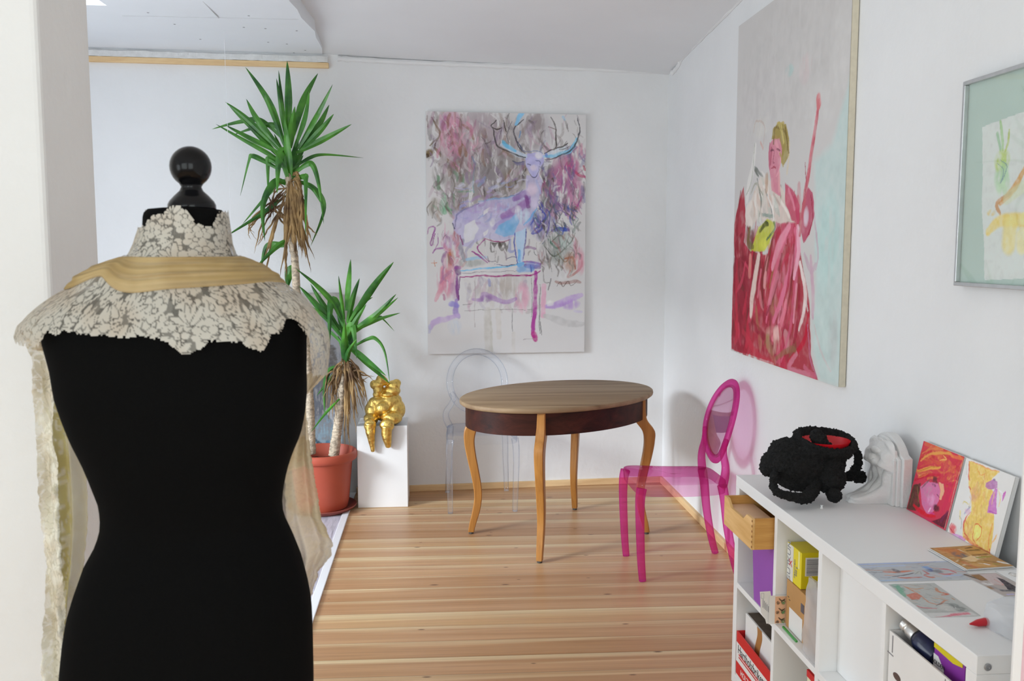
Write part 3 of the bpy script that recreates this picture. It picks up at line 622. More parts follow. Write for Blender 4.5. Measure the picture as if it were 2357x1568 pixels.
class MB:
    """collects geometry (world coordinates) for one mesh"""
    def __init__(self):
        self.v = []; self.f = []
    def add(self, vs, fs):
        n = len(self.v)
        self.v += [tuple(p) for p in vs]
        self.f += [tuple(i + n for i in f) for f in fs]
        return self
    def box(self, x0, x1, y0, y1, z0, z1):
        vs = [(x, y, z) for z in (z0, z1) for y in (y0, y1) for x in (x0, x1)]
        return self.add(vs, [(0, 2, 3, 1), (4, 5, 7, 6), (0, 1, 5, 4), (2, 6, 7, 3), (0, 4, 6, 2), (1, 3, 7, 5)])
    def obox(self, c, ax, ay, az):
        c, ax, ay, az = Vector(c), Vector(ax), Vector(ay), Vector(az)
        vs = [c + ax * sx + ay * sy + az * sz for sz in (-1, 1) for sy in (-1, 1) for sx in (-1, 1)]
        return self.add(vs, [(0, 2, 3, 1), (4, 5, 7, 6), (0, 1, 5, 4), (2, 6, 7, 3), (0, 4, 6, 2), (1, 3, 7, 5)])
    def rings(self, rings, closed=True, cap=True, loop=False):
        n = len(rings[0]); vs = [p for r in rings for p in r]; fs = []
        m = len(rings)
        for i in range(m if loop else m - 1):
            a = i * n; b = ((i + 1) % m) * n
            for j in range(n if closed else n - 1):
                k = (j + 1) % n
                fs.append((a + j, a + k, b + k, b + j))
        if cap and closed and not loop:
            fs.append(tuple(range(n - 1, -1, -1))); fs.append(tuple(range((m - 1) * n, m * n)))
        return self.add(vs, fs)
    def tube(self, pts, rad, n=10, sq=None, cap=True, loop=False, ref=(0, 0, 1)):
        """sweep; rad number / list / list of (a,b); sq = exponent for a squarish section"""
        P = [Vector(p) for p in pts]; m = len(P); rings = []
        prev = None
        for i in range(m):
            if loop: t = (P[(i + 1) % m] - P[i - 1])
            else: t = P[min(i + 1, m - 1)] - P[max(i - 1, 0)]
            t.normalize()
            if prev is None:
                r = Vector(ref)
                if abs(r.dot(t)) > 0.95: r = Vector((1, 0, 0))
                s = (r - t * r.dot(t)).normalized()
            else:
                s = (prev - t * prev.dot(t)).normalized()
            prev = s; w = t.cross(s)
            R = rad[i] if isinstance(rad, (list, tuple)) else rad
            a, b = R if isinstance(R, (list, tuple)) else (R, R)
            ring = []
            for j in range(n):
                th = 2 * PI * j / n; c_, s_ = math.cos(th), math.sin(th)
                if sq:
                    k = (abs(c_) ** sq + abs(s_) ** sq) ** (-1 / sq); c_ *= k; s_ *= k
                ring.append(P[i] + s * (a * c_) + w * (b * s_))
            rings.append(ring)
        return self.rings(rings, cap=cap, loop=loop)
    def lathe(self, prof, c, n=32, cap=True):
        return self.rings([[(c[0] + r * math.cos(2 * PI * j / n), c[1] + r * math.sin(2 * PI * j / n), z) for j in range(n)] for r, z in prof], cap=cap)
    def ell(self, c, r, nu=16, nv=10, rot=None):
        rings = []
        for i in range(1, nv):
            ph = PI * i / nv
            ring = []
            for j in range(nu):
                th = 2 * PI * j / nu
                p = Vector((r[0] * math.sin(ph) * math.cos(th), r[1] * math.sin(ph) * math.sin(th), -r[2] * math.cos(ph)))
                if rot: p.rotate(rot)
                ring.append(Vector(c) + p)
            rings.append(ring)
        return self.rings(rings)
    def grid(self, fn, nu, nv):
        vs = [fn(i / nu, j / nv) for j in range(nv + 1) for i in range(nu + 1)]
        fs = [(j * (nu + 1) + i, j * (nu + 1) + i + 1, (j + 1) * (nu + 1) + i + 1, (j + 1) * (nu + 1) + i) for j in range(nv) for i in range(nu)]
        return self.add(vs, fs)

def obj(name, mb, m, parent=None, smooth=False, bevel=0, seg=2, flip=False, loc=None):
    o_ = Vector(ORG[parent.name]) if parent else Vector(loc or (0, 0, 0))
    me = bpy.data.meshes.new(name)
    me.from_pydata([tuple(Vector(v) - o_) for v in mb.v], [], mb.f)
    me.validate()
    if flip: me.flip_normals()
    o = bpy.data.objects.new(name, me); COL.objects.link(o)
    if m: me.materials.append(m)
    if parent: o.parent = parent
    elif loc: o.location = loc
    ORG[o.name] = tuple(o_)
    if smooth:
        for p in me.polygons: p.use_smooth = True
        if smooth != 'all':
            try: me.set_sharp_from_angle(angle=math.radians(smooth if smooth is not True else 40))
            except Exception: pass
    if bevel:
        b = o.modifiers.new('bevel', 'BEVEL'); b.width = bevel; b.segments = seg; b.limit_method = 'ANGLE'
        b.angle_limit = math.radians(40)
    return o

def tag(o, label, cat, group=None):
    o['label'] = label; o['category'] = cat
    if group: o['group'] = group
    return o

def thing(name, label, cat, loc, group=None):
    o = bpy.data.objects.new(name, None); COL.objects.link(o)
    o.empty_display_size = 0.05; o.location = loc
    ORG[o.name] = tuple(loc)
    return tag(o, label, cat, group)

def struct(name, mb, m, **kw):
    o = obj(name, mb, m, **kw); o['kind'] = 'structure'
    return o

def spline(pts, n=8, closed=False):
    P = [Vector(p) for p in pts]; out = []; m = len(P)
    rng = range(m if closed else m - 1)
    for i in rng:
        if closed: a, b, c, d = P[i - 1], P[i], P[(i + 1) % m], P[(i + 2) % m]
        else: a, b, c, d = P[max(i - 1, 0)], P[i], P[i + 1], P[min(i + 2, m - 1)]
        for k in range(n):
            t = k / n
            out.append(0.5 * ((2 * b) + (c - a) * t + (2 * a - 5 * b + 4 * c - d) * t * t + (3 * b - a - 3 * c + d) * t ** 3))
    if not closed: out.append(P[-1])
    return out

def interp(x, xs, ys):
    return float(np.interp(x, xs, ys))

# ------------------------------------------------------------------ materials
MATS = {}

def nt(m):
    m.use_nodes = True
    return m.node_tree, m.node_tree.nodes, m.node_tree.links, m.node_tree.nodes['Principled BSDF']

def mat(name, col, rough=0.5, metal=0.0, var=0.0, vscale=8.0, bump=0.0, bscale=60.0, spec=0.5, stretch=None, coat=0.0, sheen=0.0):
    if name in MATS: return MATS[name]
    m = bpy.data.materials.new(name); T, N, L, B = nt(m)
    B.inputs['Roughness'].default_value = rough; B.inputs['Metallic'].default_value = metal
    B.inputs['Specular IOR Level'].default_value = spec
    B.inputs['Coat Weight'].default_value = coat
    B.inputs['Sheen Weight'].default_value = sheen
    tc = N.new('ShaderNodeTexCoord'); mp = N.new('ShaderNodeMapping'); L.new(tc.outputs['Object'], mp.inputs['Vector'])
    if stretch: mp.inputs['Scale'].default_value = stretch
    nz = N.new('ShaderNodeTexNoise'); nz.inputs['Scale'].default_value = vscale; nz.inputs['Detail'].default_value = 6
    L.new(mp.outputs['Vector'], nz.inputs['Vector'])
    rp = N.new('ShaderNodeValToRGB'); L.new(nz.outputs['Fac'], rp.inputs['Fac'])
    lo = tuple(max(0, c * (1 - var)) for c in col[:3]) + (1,); hi = tuple(min(1, c * (1 + var)) for c in col[:3]) + (1,)
    rp.color_ramp.elements[0].position = .32; rp.color_ramp.elements[1].position = .68
    rp.color_ramp.elements[0].color = lo; rp.color_ramp.elements[1].color = hi
    L.new(rp.outputs['Color'], B.inputs['Base Color'])
    if bump:
        n2 = N.new('ShaderNodeTexNoise'); n2.inputs['Scale'].default_value = bscale; n2.inputs['Detail'].default_value = 5
        L.new(mp.outputs['Vector'], n2.inputs['Vector'])
        bp = N.new('ShaderNodeBump'); bp.inputs['Strength'].default_value = bump; bp.inputs['Distance'].default_value = .01
        L.new(n2.outputs['Fac'], bp.inputs['Height']); L.new(bp.outputs['Normal'], B.inputs['Normal'])
    MATS[name] = m
    return m

def wood(name, c1, c2, axis, scale=10.0, rough=.45, ring=14.0, dist=3.0, spec=.4):
    """long grain along the given axis"""
    if name in MATS: return MATS[name]
    m = bpy.data.materials.new(name); T, N, L, B = nt(m)
    B.inputs['Roughness'].default_value = rough; B.inputs['Specular IOR Level'].default_value = spec
    tc = N.new('ShaderNodeTexCoord'); mp = N.new('ShaderNodeMapping'); L.new(tc.outputs['Object'], mp.inputs['Vector'])
    s = [scale] * 3; s['xyz'.index(axis)] = scale * .08; mp.inputs['Scale'].default_value = s
    nz = N.new('ShaderNodeTexNoise'); nz.inputs['Scale'].default_value = 1.4; nz.inputs['Detail'].default_value = 8; nz.inputs['Distortion'].default_value = dist * .3
    L.new(mp.outputs['Vector'], nz.inputs['Vector'])
    n2 = N.new('ShaderNodeTexNoise'); n2.inputs['Scale'].default_value = ring; n2.inputs['Detail'].default_value = 3
    L.new(mp.outputs['Vector'], n2.inputs['Vector'])
    mx = N.new('ShaderNodeMath'); mx.operation = 'MULTIPLY_ADD'; mx.inputs[1].default_value = .35
    L.new(n2.outputs['Fac'], mx.inputs[0]); L.new(nz.outputs['Fac'], mx.inputs[2])
    rp = N.new('ShaderNodeValToRGB'); rp.color_ramp.elements[0].position = .42; rp.color_ramp.elements[1].position = .88
    rp.color_ramp.elements[0].color = c1; rp.color_ramp.elements[1].color = c2
    L.new(mx.outputs[0], rp.inputs['Fac']); L.new(rp.outputs['Color'], B.inputs['Base Color'])
    MATS[name] = m
    return m

def clearmat(name, face, edge, gloss=.06, rough=.03, blend=.4, haze=0.0, hcol=None):
    """thin see-through plastic: light passes straight through, tinted more where the wall is seen edge-on"""
    if name in MATS: return MATS[name]
    m = bpy.data.materials.new(name); m.use_nodes = True
    N, L = m.node_tree.nodes, m.node_tree.links; N.clear()
    out = N.new('ShaderNodeOutputMaterial'); tr = N.new('ShaderNodeBsdfTransparent'); gl = N.new('ShaderNodeBsdfGlossy')
    gl.inputs['Roughness'].default_value = rough
    lw = N.new('ShaderNodeLayerWeight'); lw.inputs['Blend'].default_value = blend
    mc = N.new('ShaderNodeMix'); mc.data_type = 'RGBA'
    mc.inputs['A'].default_value = face; mc.inputs['B'].default_value = edge
    L.new(lw.outputs['Facing'], mc.inputs['Factor']); L.new(mc.outputs['Result'], tr.inputs['Color'])
    fr = N.new('ShaderNodeFresnel'); fr.inputs['IOR'].default_value = 1.45
    ma = N.new('ShaderNodeMath'); ma.operation = 'MULTIPLY'; ma.inputs[1].default_value = gloss * 10; ma.use_clamp = True
    L.new(fr.outputs['Fac'], ma.inputs[0])
    ms = N.new('ShaderNodeMixShader'); L.new(ma.outputs[0], ms.inputs['Fac']); L.new(tr.outputs[0], ms.inputs[1]); L.new(gl.outputs[0], ms.inputs[2])
    last = ms
    if haze:                                              # slight cloudiness of the plastic itself
        df = N.new('ShaderNodeBsdfDiffuse'); df.inputs['Color'].default_value = hcol
        mh = N.new('ShaderNodeMixShader'); mh.inputs['Fac'].default_value = haze
        L.new(ms.outputs[0], mh.inputs[1]); L.new(df.outputs[0], mh.inputs[2]); last = mh
    L.new(last.outputs[0], out.inputs['Surface'])
    MATS[name] = m
    return m

def paintmat(name='painted_surface', rough=.65):
    if name in MATS: return MATS[name]
    m = bpy.data.materials.new(name); T, N, L, B = nt(m)
    at = N.new('ShaderNodeAttribute'); at.attribute_name = 'paint'
    L.new(at.outputs['Color'], B.inputs['Base Color']); B.inputs['Roughness'].default_value = rough
    B.inputs['Specular IOR Level'].default_value = .25
    tc = N.new('ShaderNodeTexCoord'); nz = N.new('ShaderNodeTexNoise'); nz.inputs['Scale'].default_value = 350; L.new(tc.outputs['Object'], nz.inputs['Vector'])
    bp = N.new('ShaderNodeBump'); bp.inputs['Strength'].default_value = .15; bp.inputs['Distance'].default_value = .002
    L.new(nz.outputs['Fac'], bp.inputs['Height']); L.new(bp.outputs['Normal'], B.inputs['Normal'])
    MATS[name] = m
    return m

def lacemat(name, base, trans_gap, warm):
    """openwork lace / tulle: the 'lace' attribute gives how closed the fabric is at each point"""
    m = bpy.data.materials.new(name); m.use_nodes = True
    N, L = m.node_tree.nodes, m.node_tree.links; N.clear()
    out = N.new('ShaderNodeOutputMaterial')
    at = N.new('ShaderNodeAttribute'); at.attribute_name = 'lace'
    nz = N.new('ShaderNodeTexNoise'); nz.inputs['Scale'].default_value = 14
    tc = N.new('ShaderNodeTexCoord'); L.new(tc.outputs['Object'], nz.inputs['Vector'])
    mc = N.new('ShaderNodeMix'); mc.data_type = 'RGBA'; mc.inputs['A'].default_value = base; mc.inputs['B'].default_value = warm
    rp = N.new('ShaderNodeValToRGB'); rp.color_ramp.elements[0].position = .4; rp.color_ramp.elements[1].position = .62
    L.new(nz.outputs['Fac'], rp.inputs['Fac']); L.new(rp.outputs['Color'], mc.inputs['Factor'])
    df = N.new('ShaderNodeBsdfDiffuse'); tl = N.new('ShaderNodeBsdfTranslucent'); gl = N.new('ShaderNodeBsdfGlossy'); gl.inputs['Roughness'].default_value = .45
    L.new(mc.outputs['Result'], df.inputs['Color']); L.new(mc.outputs['Result'], tl.inputs['Color'])
    m1 = N.new('ShaderNodeMixShader'); m1.inputs['Fac'].default_value = .25; L.new(df.outputs[0], m1.inputs[1]); L.new(tl.outputs[0], m1.inputs[2])
    m2 = N.new('ShaderNodeMixShader'); m2.inputs['Fac'].default_value = .05; L.new(m1.outputs[0], m2.inputs[1]); L.new(gl.outputs[0], m2.inputs[2])
    tr = N.new('ShaderNodeBsdfTransparent')
    mr = N.new('ShaderNodeMapRange'); mr.inputs['To Min'].default_value = trans_gap; mr.inputs['To Max'].default_value = 1
    L.new(at.outputs['Fac'], mr.inputs['Value'])
    m3 = N.new('ShaderNodeMixShader'); L.new(mr.outputs['Result'], m3.inputs['Fac']); L.new(tr.outputs[0], m3.inputs[1]); L.new(m2.outputs[0], m3.inputs[2])
    L.new(m3.outputs[0], out.inputs['Surface'])
    return m

# ------------------------------------------------------------------ painting with strokes (artworks are painted, point by point, onto their canvases)
def vnoise(X, Y, sc_, seed):
    r = np.random.RandomState(seed); G = r.rand(66, 66)
    x = (X * sc_) % 64; y = (Y * sc_) % 64
    i = x.astype(int); j = y.astype(int); fx = x - i; fy = y - j
    fx = fx * fx * (3 - 2 * fx); fy = fy * fy * (3 - 2 * fy)
    return (G[j, i] * (1 - fx) + G[j, i + 1] * fx) * (1 - fy) + (G[j + 1, i] * (1 - fx) + G[j + 1, i + 1] * fx) * fy

def fbm(X, Y, s, seed, o=4):
    a = 0; w = .5
    for k in range(o): a = a + w * vnoise(X, Y, s * 2 ** k, seed + k); w *= .5
    return a / (1 - .5 ** o)

def hx(c): return np.array([lin(q) for q in c])

def paint(W, H, asp, bg, ops, seed=1, warp=.02, tex=.45, gain=1.3, smear=3.0, bgvar=.03):
    u = (np.arange(W) + .5) / W; v = (np.arange(H) + .5) / H * asp
    X0, Y0 = np.meshgrid(u, v)
    X = X0 + warp * (fbm(X0, Y0, 9, seed) - .5) * 2 + warp * .35 * (fbm(X0, Y0, 40, seed + 5, 2) - .5) * 2
    Y = Y0 + warp * (fbm(X0, Y0, 9, seed + 9) - .5) * 2 + warp * .35 * (fbm(X0, Y0, 40, seed + 15, 2) - .5) * 2
    C = np.ones((H, W, 3)) * hx(bg)
    C *= (1 + bgvar * (fbm(X0, Y0, 6, seed + 20)[..., None] - .5) * 2)
    t1 = fbm(X0 * smear, Y0, 14, seed + 30, 4)            # vertical smears
    t2 = fbm(X0, Y0, 30, seed + 40, 3)
    full = []
    for k, o in enumerate(ops):
        if o[0] != 'r': full.append(o); continue
        _, (xa, ya), (xb, yb_), cnt, pal, w, l, a, ang = o      # a patch of many short brush marks
        R = random.Random(seed * 100 + k)
        for q in range(cnt):
            cx, cy = R.uniform(xa, xb), R.uniform(ya, yb_); an = math.radians(ang + R.gauss(0, 22)); ll = l * R.uniform(.4, 1.3)
            dx, dy = math.cos(an) * ll / 2, math.sin(an) * ll / 2; bend = R.uniform(-.25, .25) * ll
            full.append(('s', [(cx - dx, cy - dy), (cx + bend * math.sin(an), cy - bend * math.cos(an)), (cx + dx, cy + dy)], w * R.uniform(.4, 1.5), R.choice(pal), a * R.uniform(.5, 1.1)))
    for k, o in enumerate(full):
        col = hx(o[3] if o[0] == 's' else o[2] if o[0] == 'p' else o[3])
        if o[0] == 'b':
            (cx, cy), (rx, ry), a = o[1][0], o[2][0], o[4]
            d = ((X - cx) / rx) ** 2 + ((Y - cy) / ry) ** 2
            m = np.clip(1.35 - d, 0, 1) ** .8
            m = m * np.clip((t1 - .26) * 3.6, 0, 1) * a
        elif o[0] == 's':
            pts, w, a = [(p[0], p[1], 0) for p in o[1]], o[2], o[4]
            pl = spline(pts, 5) if len(pts) > 2 else [Vector(p) for p in pts]
            xs = [p.x for p in pl]; ys = [p.y for p in pl]; pad = w * 1.5 + .02
            i0, i1 = int(max(0, (min(xs) - pad) * W)), int(min(W, (max(xs) + pad) * W + 1))
            j0, j1 = int(max(0, (min(ys) - pad) / asp * H)), int(min(H, (max(ys) + pad) / asp * H + 1))
            if i1 <= i0 or j1 <= j0: continue
            xx, yy = X[j0:j1, i0:i1], Y[j0:j1, i0:i1]
            D = np.full(xx.shape, 9.0); n = len(pl)
            for i in range(n - 1):
                ax, ay, bx, by = xs[i], ys[i], xs[i + 1], ys[i + 1]
                dx, dy = bx - ax, by - ay; q = dx * dx + dy * dy + 1e-12
                t = np.clip(((xx - ax) * dx + (yy - ay) * dy) / q, 0, 1)
                ww = w * .5 * (.55 + .45 * math.sin(PI * min(.98, max(.06, (i + .5) / (n - 1)))))
                D = np.minimum(D, np.hypot(xx - ax - t * dx, yy - ay - t * dy) / ww)
            m = np.zeros_like(X)
            m[j0:j1, i0:i1] = np.clip((1.25 - D) * 2.2, 0, 1)
            m = m * (1 - tex * np.clip((t2 - .4) * 2.5, 0, 1)) * a
        else:
            pts, a, soft = o[1], o[3], o[4]
            ins = np.zeros(X.shape, bool); D = np.full(X.shape, 9.0); n = len(pts)
            for i in range(n):
                ax, ay = pts[i]; bx, by = pts[(i + 1) % n]
                if ay != by:
                    cr = ((ay > Y) != (by > Y)) & (X < (bx - ax) * (Y - ay) / (by - ay) + ax)
                    ins ^= cr
                dx, dy = bx - ax, by - ay; q = dx * dx + dy * dy + 1e-12
                t = np.clip(((X - ax) * dx + (Y - ay) * dy) / q, 0, 1)
                D = np.minimum(D, np.hypot(X - ax - t * dx, Y - ay - t * dy))
            sd = np.where(ins, D, -D)
            m = np.clip(sd / max(soft, 1e-3) + .5, 0, 1)
            m = m * (1 - tex * .6 * np.clip((t2 - .45) * 2.5, 0, 1)) * a
        C = C * (1 - m[..., None]) + col * m[..., None] * (1 + .22 * (t2[..., None] - .5))
    return np.clip(C * gain, 0, .92)

def picture(name, C, p00, pu, pv, thick_dir, parent, m=None):
    """painted sheet: p00 = upper left corner, pu/pv = edge vectors (across, down); thick_dir lifts it off its support"""
    H, W, _ = C.shape
    mb = MB(); p00, pu, pv = Vector(p00), Vector(pu), Vector(pv)
    o_ = Vector(ORG[parent.name])
    jj, ii = np.meshgrid(np.arange(H + 1) / H, np.arange(W + 1) / W, indexing='ij')
    P = np.array(p00 - o_) + ii[..., None] * np.array(pu) + jj[..., None] * np.array(pv) + np.array(thick_dir)
    vid = np.arange((H + 1) * (W + 1)).reshape(H + 1, W + 1)
    F = np.stack([vid[:-1, :-1], vid[1:, :-1], vid[1:, 1:], vid[:-1, 1:]], -1).reshape(-1, 4)
    me = bpy.data.meshes.new(name)
    me.from_pydata(P.reshape(-1, 3).tolist(), [], F.tolist())
    ca = me.color_attributes.new('paint', 'FLOAT_COLOR', 'CORNER')
    arr = np.ones((H * W, 4, 4), np.float32); arr[..., :3] = C.reshape(-1, 1, 3)
    ca.data.foreach_set('color', arr.reshape(-1))
    me.materials.append(m or paintmat())
    o = bpy.data.objects.new(name, me); COL.objects.link(o); o.parent = parent
    ORG[o.name] = tuple(o_)
    return o

# ------------------------------------------------------------------ setting
XR = 1.517                                    # right wall
def yb(x): return 5.885 + .06 * x             # back wall runs very slightly askew
XL = -2.95; YN = -1.7

m_wall = mat('white_plaster', (.80, .805, .81, 1), .9, var=.025, vscale=2.2, bump=.25, bscale=26, spec=.2)
m_ceil = mat('ceiling_plaster', (.80, .81, .825, 1), .9, var=.02, vscale=1.5, bump=.12, bscale=14, spec=.2)
m_board = mat('gypsum_board', (.80, .83, .86, 1), .85, var=.02, vscale=2, spec=.2)
m_trimwood = wood('pine_trim', rgb(214, 176, 128), rgb(238, 208, 160), 'x', 12, .6)
m_trimwood_y = wood('pine_trim_long', rgb(214, 176, 128), rgb(238, 208, 160), 'y', 12, .6)
m_white = mat('white_lacquer', (.82, .82, .82, 1), .45, var=.01, vscale=3, spec=.4)

def floor_material():
    m = bpy.data.materials.new('larch_boards'); T, N, L, B = nt(m)
    def nd(t, **k):
        n = N.new(t)
        for a, b in k.items(): setattr(n, a, b)
        return n
    def math_(op, a, b=None, c=None):
        n = nd('ShaderNodeMath', operation=op)
        for i, q in enumerate((a, b, c)):
            if q is None: continue
            if isinstance(q, (int, float)): n.inputs[i].default_value = q
            else: L.new(q, n.inputs[i])
        return n.outputs[0]
    tc = nd('ShaderNodeTexCoord'); sx = nd('ShaderNodeSeparateXYZ'); L.new(tc.outputs['Object'], sx.inputs[0])
    x, y = sx.outputs['X'], sx.outputs['Y']
    y = math_('MULTIPLY_ADD', x, .018, y)
    ybd = math_('DIVIDE', y, .148); idx = math_('FLOOR', ybd); fr = math_('SUBTRACT', ybd, idx)
    wn = nd('ShaderNodeTexWhiteNoise', noise_dimensions='1D'); L.new(idx, wn.inputs['W'])
    r1 = wn.outputs['Value']
    cmb = nd('ShaderNodeCombineXYZ'); L.new(math_('MULTIPLY', x, .55), cmb.inputs['X']); L.new(math_('MULTIPLY', y, 16), cmb.inputs['Y']); L.new(math_('MULTIPLY', r1, 37), cmb.inputs['Z'])
    g1 = nd('ShaderNodeTexNoise'); g1.inputs['Scale'].default_value = 1.0; g1.inputs['Detail'].default_value = 5; g1.inputs['Distortion'].default_value = .6; L.new(cmb.outputs[0], g1.inputs['Vector'])
    cm2 = nd('ShaderNodeCombineXYZ'); L.new(math_('MULTIPLY', x, 2.0), cm2.inputs['X']); L.new(math_('MULTIPLY', y, 110), cm2.inputs['Y']); L.new(math_('MULTIPLY', r1, 91), cm2.inputs['Z'])
    g2 = nd('ShaderNodeTexNoise'); g2.inputs['Scale'].default_value = 1.0; g2.inputs['Detail'].default_value = 4; L.new(cm2.outputs[0], g2.inputs['Vector'])
    base = nd('ShaderNodeValToRGB'); e = base.color_ramp.elements
    e[0].position = .1; e[0].color = rgb(176, 130, 88); e[1].position = .9; e[1].color = rgb(206, 168, 116)
    e2 = base.color_ramp.elements.new(.5); e2.color = rgb(198, 154, 115)
    L.new(math_('MULTIPLY_ADD', g1.outputs['Fac'], .9, math_('MULTIPLY_ADD', r1, .7, -.32)), base.inputs['Fac'])
    # pale sapwood along one edge of a board
    wob = math_('MULTIPLY_ADD', g1.outputs['Fac'], 1.3, math_('MULTIPLY_ADD', r1, .5, -.90))
    sap = nd('ShaderNodeMapRange'); sap.inputs['From Min'].default_value = .55; sap.inputs['From Max'].default_value = 1.05; sap.inputs['To Max'].default_value = .8
    L.new(math_('ADD', fr, wob), sap.inputs['Value'])
    mx = nd('ShaderNodeMix', data_type='RGBA'); mx.inputs['B'].default_value = rgb(226, 202, 160)
    L.new(sap.outputs['Result'], mx.inputs['Factor']); L.new(base.outputs['Color'], mx.inputs['A'])
    # fine grain
    gr = nd('ShaderNodeMapRange'); gr.inputs['From Min'].default_value = .3; gr.inputs['From Max'].default_value = .7; gr.inputs['To Min'].default_value = .86; gr.inputs['To Max'].default_value = 1.06
    L.new(g2.outputs['Fac'], gr.inputs['Value'])
    mg = nd('ShaderNodeMix', data_type='RGBA', blend_type='MULTIPLY'); mg.inputs['Factor'].default_value = 1
    L.new(mx.outputs['Result'], mg.inputs['A']); L.new(gr.outputs['Result'], mg.inputs['B'])
    # knots
    ck = nd('ShaderNodeCombineXYZ'); L.new(math_('MULTIPLY', x, 2.3), ck.inputs['X']); L.new(math_('MULTIPLY', y, 6.7), ck.inputs['Y'])
    vo = nd('ShaderNodeTexVoronoi', voronoi_dimensions='2D'); vo.inputs['Scale'].default_value = 1.0; L.new(ck.outputs[0], vo.inputs['Vector'])
    ws = nd('ShaderNodeSeparateColor'); L.new(vo.outputs['Color'], ws.inputs[0])
    keep = math_('GREATER_THAN', ws.outputs[0], .62)
    size = math_('MULTIPLY_ADD', ws.outputs[1], .045, .016)
    kn = nd('ShaderNodeMapRange'); kn.inputs['From Min'].default_value = 1.0; kn.inputs['From Max'].default_value = .4
    L.new(math_('DIVIDE', vo.outputs['Distance'], size), kn.inputs['Value'])
    kf = math_('MULTIPLY', math_('MULTIPLY', kn.outputs['Result'], keep), .85)
    mk = nd('ShaderNodeMix', data_type='RGBA'); mk.inputs['B'].default_value = rgb(92, 58, 36); L.new(kf, mk.inputs['Factor']); L.new(mg.outputs['Result'], mk.inputs['A'])
    # joints
    jd = math_('MINIMUM', fr, math_('SUBTRACT', 1.0, fr))
    jn = nd('ShaderNodeMapRange'); jn.inputs['From Min'].default_value = .008; jn.inputs['From Max'].default_value = .02; jn.inputs['To Min'].default_value = .7; jn.inputs['To Max'].default_value = 1
    L.new(jd, jn.inputs['Value'])
    mj = nd('ShaderNodeMix', data_type='RGBA', blend_type='MULTIPLY'); mj.inputs['Factor'].default_value = 1
    L.new(mk.outputs['Result'], mj.inputs['A']); L.new(jn.outputs['Result'], mj.inputs['B'])
    L.new(mj.outputs['Result'], B.inputs['Base Color'])
    B.inputs['Roughness'].default_value = .36; B.inputs['Specular IOR Level'].default_value = .4
    bp = nd('ShaderNodeBump'); bp.inputs['Strength'].default_value = .25; bp.inputs['Distance'].default_value = .004
    L.new(math_('MULTIPLY_ADD', g2.outputs['Fac'], .25, jn.outputs['Result']), bp.inputs['Height']); L.new(bp.outputs['Normal'], B.inputs['Normal'])
    return m

struct('floor', MB().box(-.545, XR + .1, YN - .1, 6.1, -.08, 0).box(XL - .1, -.545, YN - .1, 2.0, -.08, 0), floor_material())
m_lam = wood('grey_striped_laminate', rgb(150, 148, 160), rgb(222, 220, 230), 'y', 26, .35, ring=6)
struct('floor_left', MB().box(XL - .1, -.55, 2.0, 5.95, -.08, .001), m_lam)
struct('trim_1', MB().box(-.575, -.535, 2.05, 5.845, .0005, .009), mat('white_strip', (.86, .87, .9, 1), .4), bevel=.003)

# back wall, right wall
mb = MB()
mb.add([(XL - .2, yb(XL - .2), -.05), (XR + .15, yb(XR + .15), -.05), (XR + .15, yb(XR) + .2, -.05), (XL - .2, yb(XL) + .25, -.05),
        (XL - .2, yb(XL - .2), 3.3), (XR + .15, yb(XR + .15), 3.3), (XR + .15, yb(XR) + .2, 3.3), (XL - .2, yb(XL) + .25, 3.3)],
       [(3, 2, 1, 0), (4, 5, 6, 7), (0, 1, 5, 4), (1, 2, 6, 5), (2, 3, 7, 6), (3, 0, 4, 7)])
struct('wall_back', mb, m_wall)
struct('wall_right', MB().box(XR, XR + .15, YN - .1, 6.2, -.05, 3.3), m_wall)
# partition beside the camera: its end is the reveal seen at the left
struct('wall_partition', MB().box(XL - .1, -.75, 1.84, 2.108, -.05, 3.3), m_wall, bevel=.012, seg=3)
# left wall with a wide window plus one added for light, rear wall with two windows
def holed_x(x0, x1, y0, y1, z0, z1, holes):
    mb = MB(); ys = y0
    for (a, b, c, d) in holes:
        mb.box(x0, x1, ys, a, z0, z1); mb.box(x0, x1, a, b, z0, c); mb.box(x0, x1, a, b, d, z1); ys = b
    return mb.box(x0, x1, ys, y1, z0, z1)
WIN = [(-1.2, .1, .7, 2.0), (2.2, 4.3, .12, 2.1)]  # first opening is added, out of view, to brighten the near right wall
struct('wall_left', holed_x(XL - .2, XL, YN - .1, 6.1, -.05, 3.3, WIN), m_wall)
RW = [(-2.5, -.7, .8, 2.5), (-.2, 1.2, .8, 2.5)]
mb = MB(); xs = XL - .1
for (a, b, c, d) in RW:
    mb.box(xs, a, YN - .2, YN, -.05, 3.3); mb.box(a, b, YN - .2, YN, -.05, c); mb.box(a, b, YN - .2, YN, d, 3.3); xs = b
mb.box(xs, XR + .1, YN - .2, YN, -.05, 3.3)
struct('wall_rear', mb, m_wall)
def window(n, corners_fn, u0, u1, z0, z1):
    w = .05; mb = MB()
    for (a, b, c, d) in ((u0, u1, z0, z0 + w), (u0, u1, z1 - w, z1), (u0, u0 + w, z0, z1), (u1 - w, u1, z0, z1), ((u0 + u1) / 2 - w * .6, (u0 + u1) / 2 + w * .6, z0, z1)):
        corners_fn(mb, a, b, c, d)
    return struct('window_%d' % n, mb, m_white)
window(1, lambda m, a, b, c, d: m.box(XL - .14, XL - .09, a, b, c, d), *WIN[1])
window(4, lambda m, a, b, c, d: m.box(XL - .14, XL - .09, a, b, c, d), *WIN[0])  # added window, unseen: frames the extra opening for the fill light
for k, r_ in enumerate(RW):
    window(2 + k, lambda m, a, b, c, d: m.box(a, b, YN - .14, YN - .09, c, d), *r_)

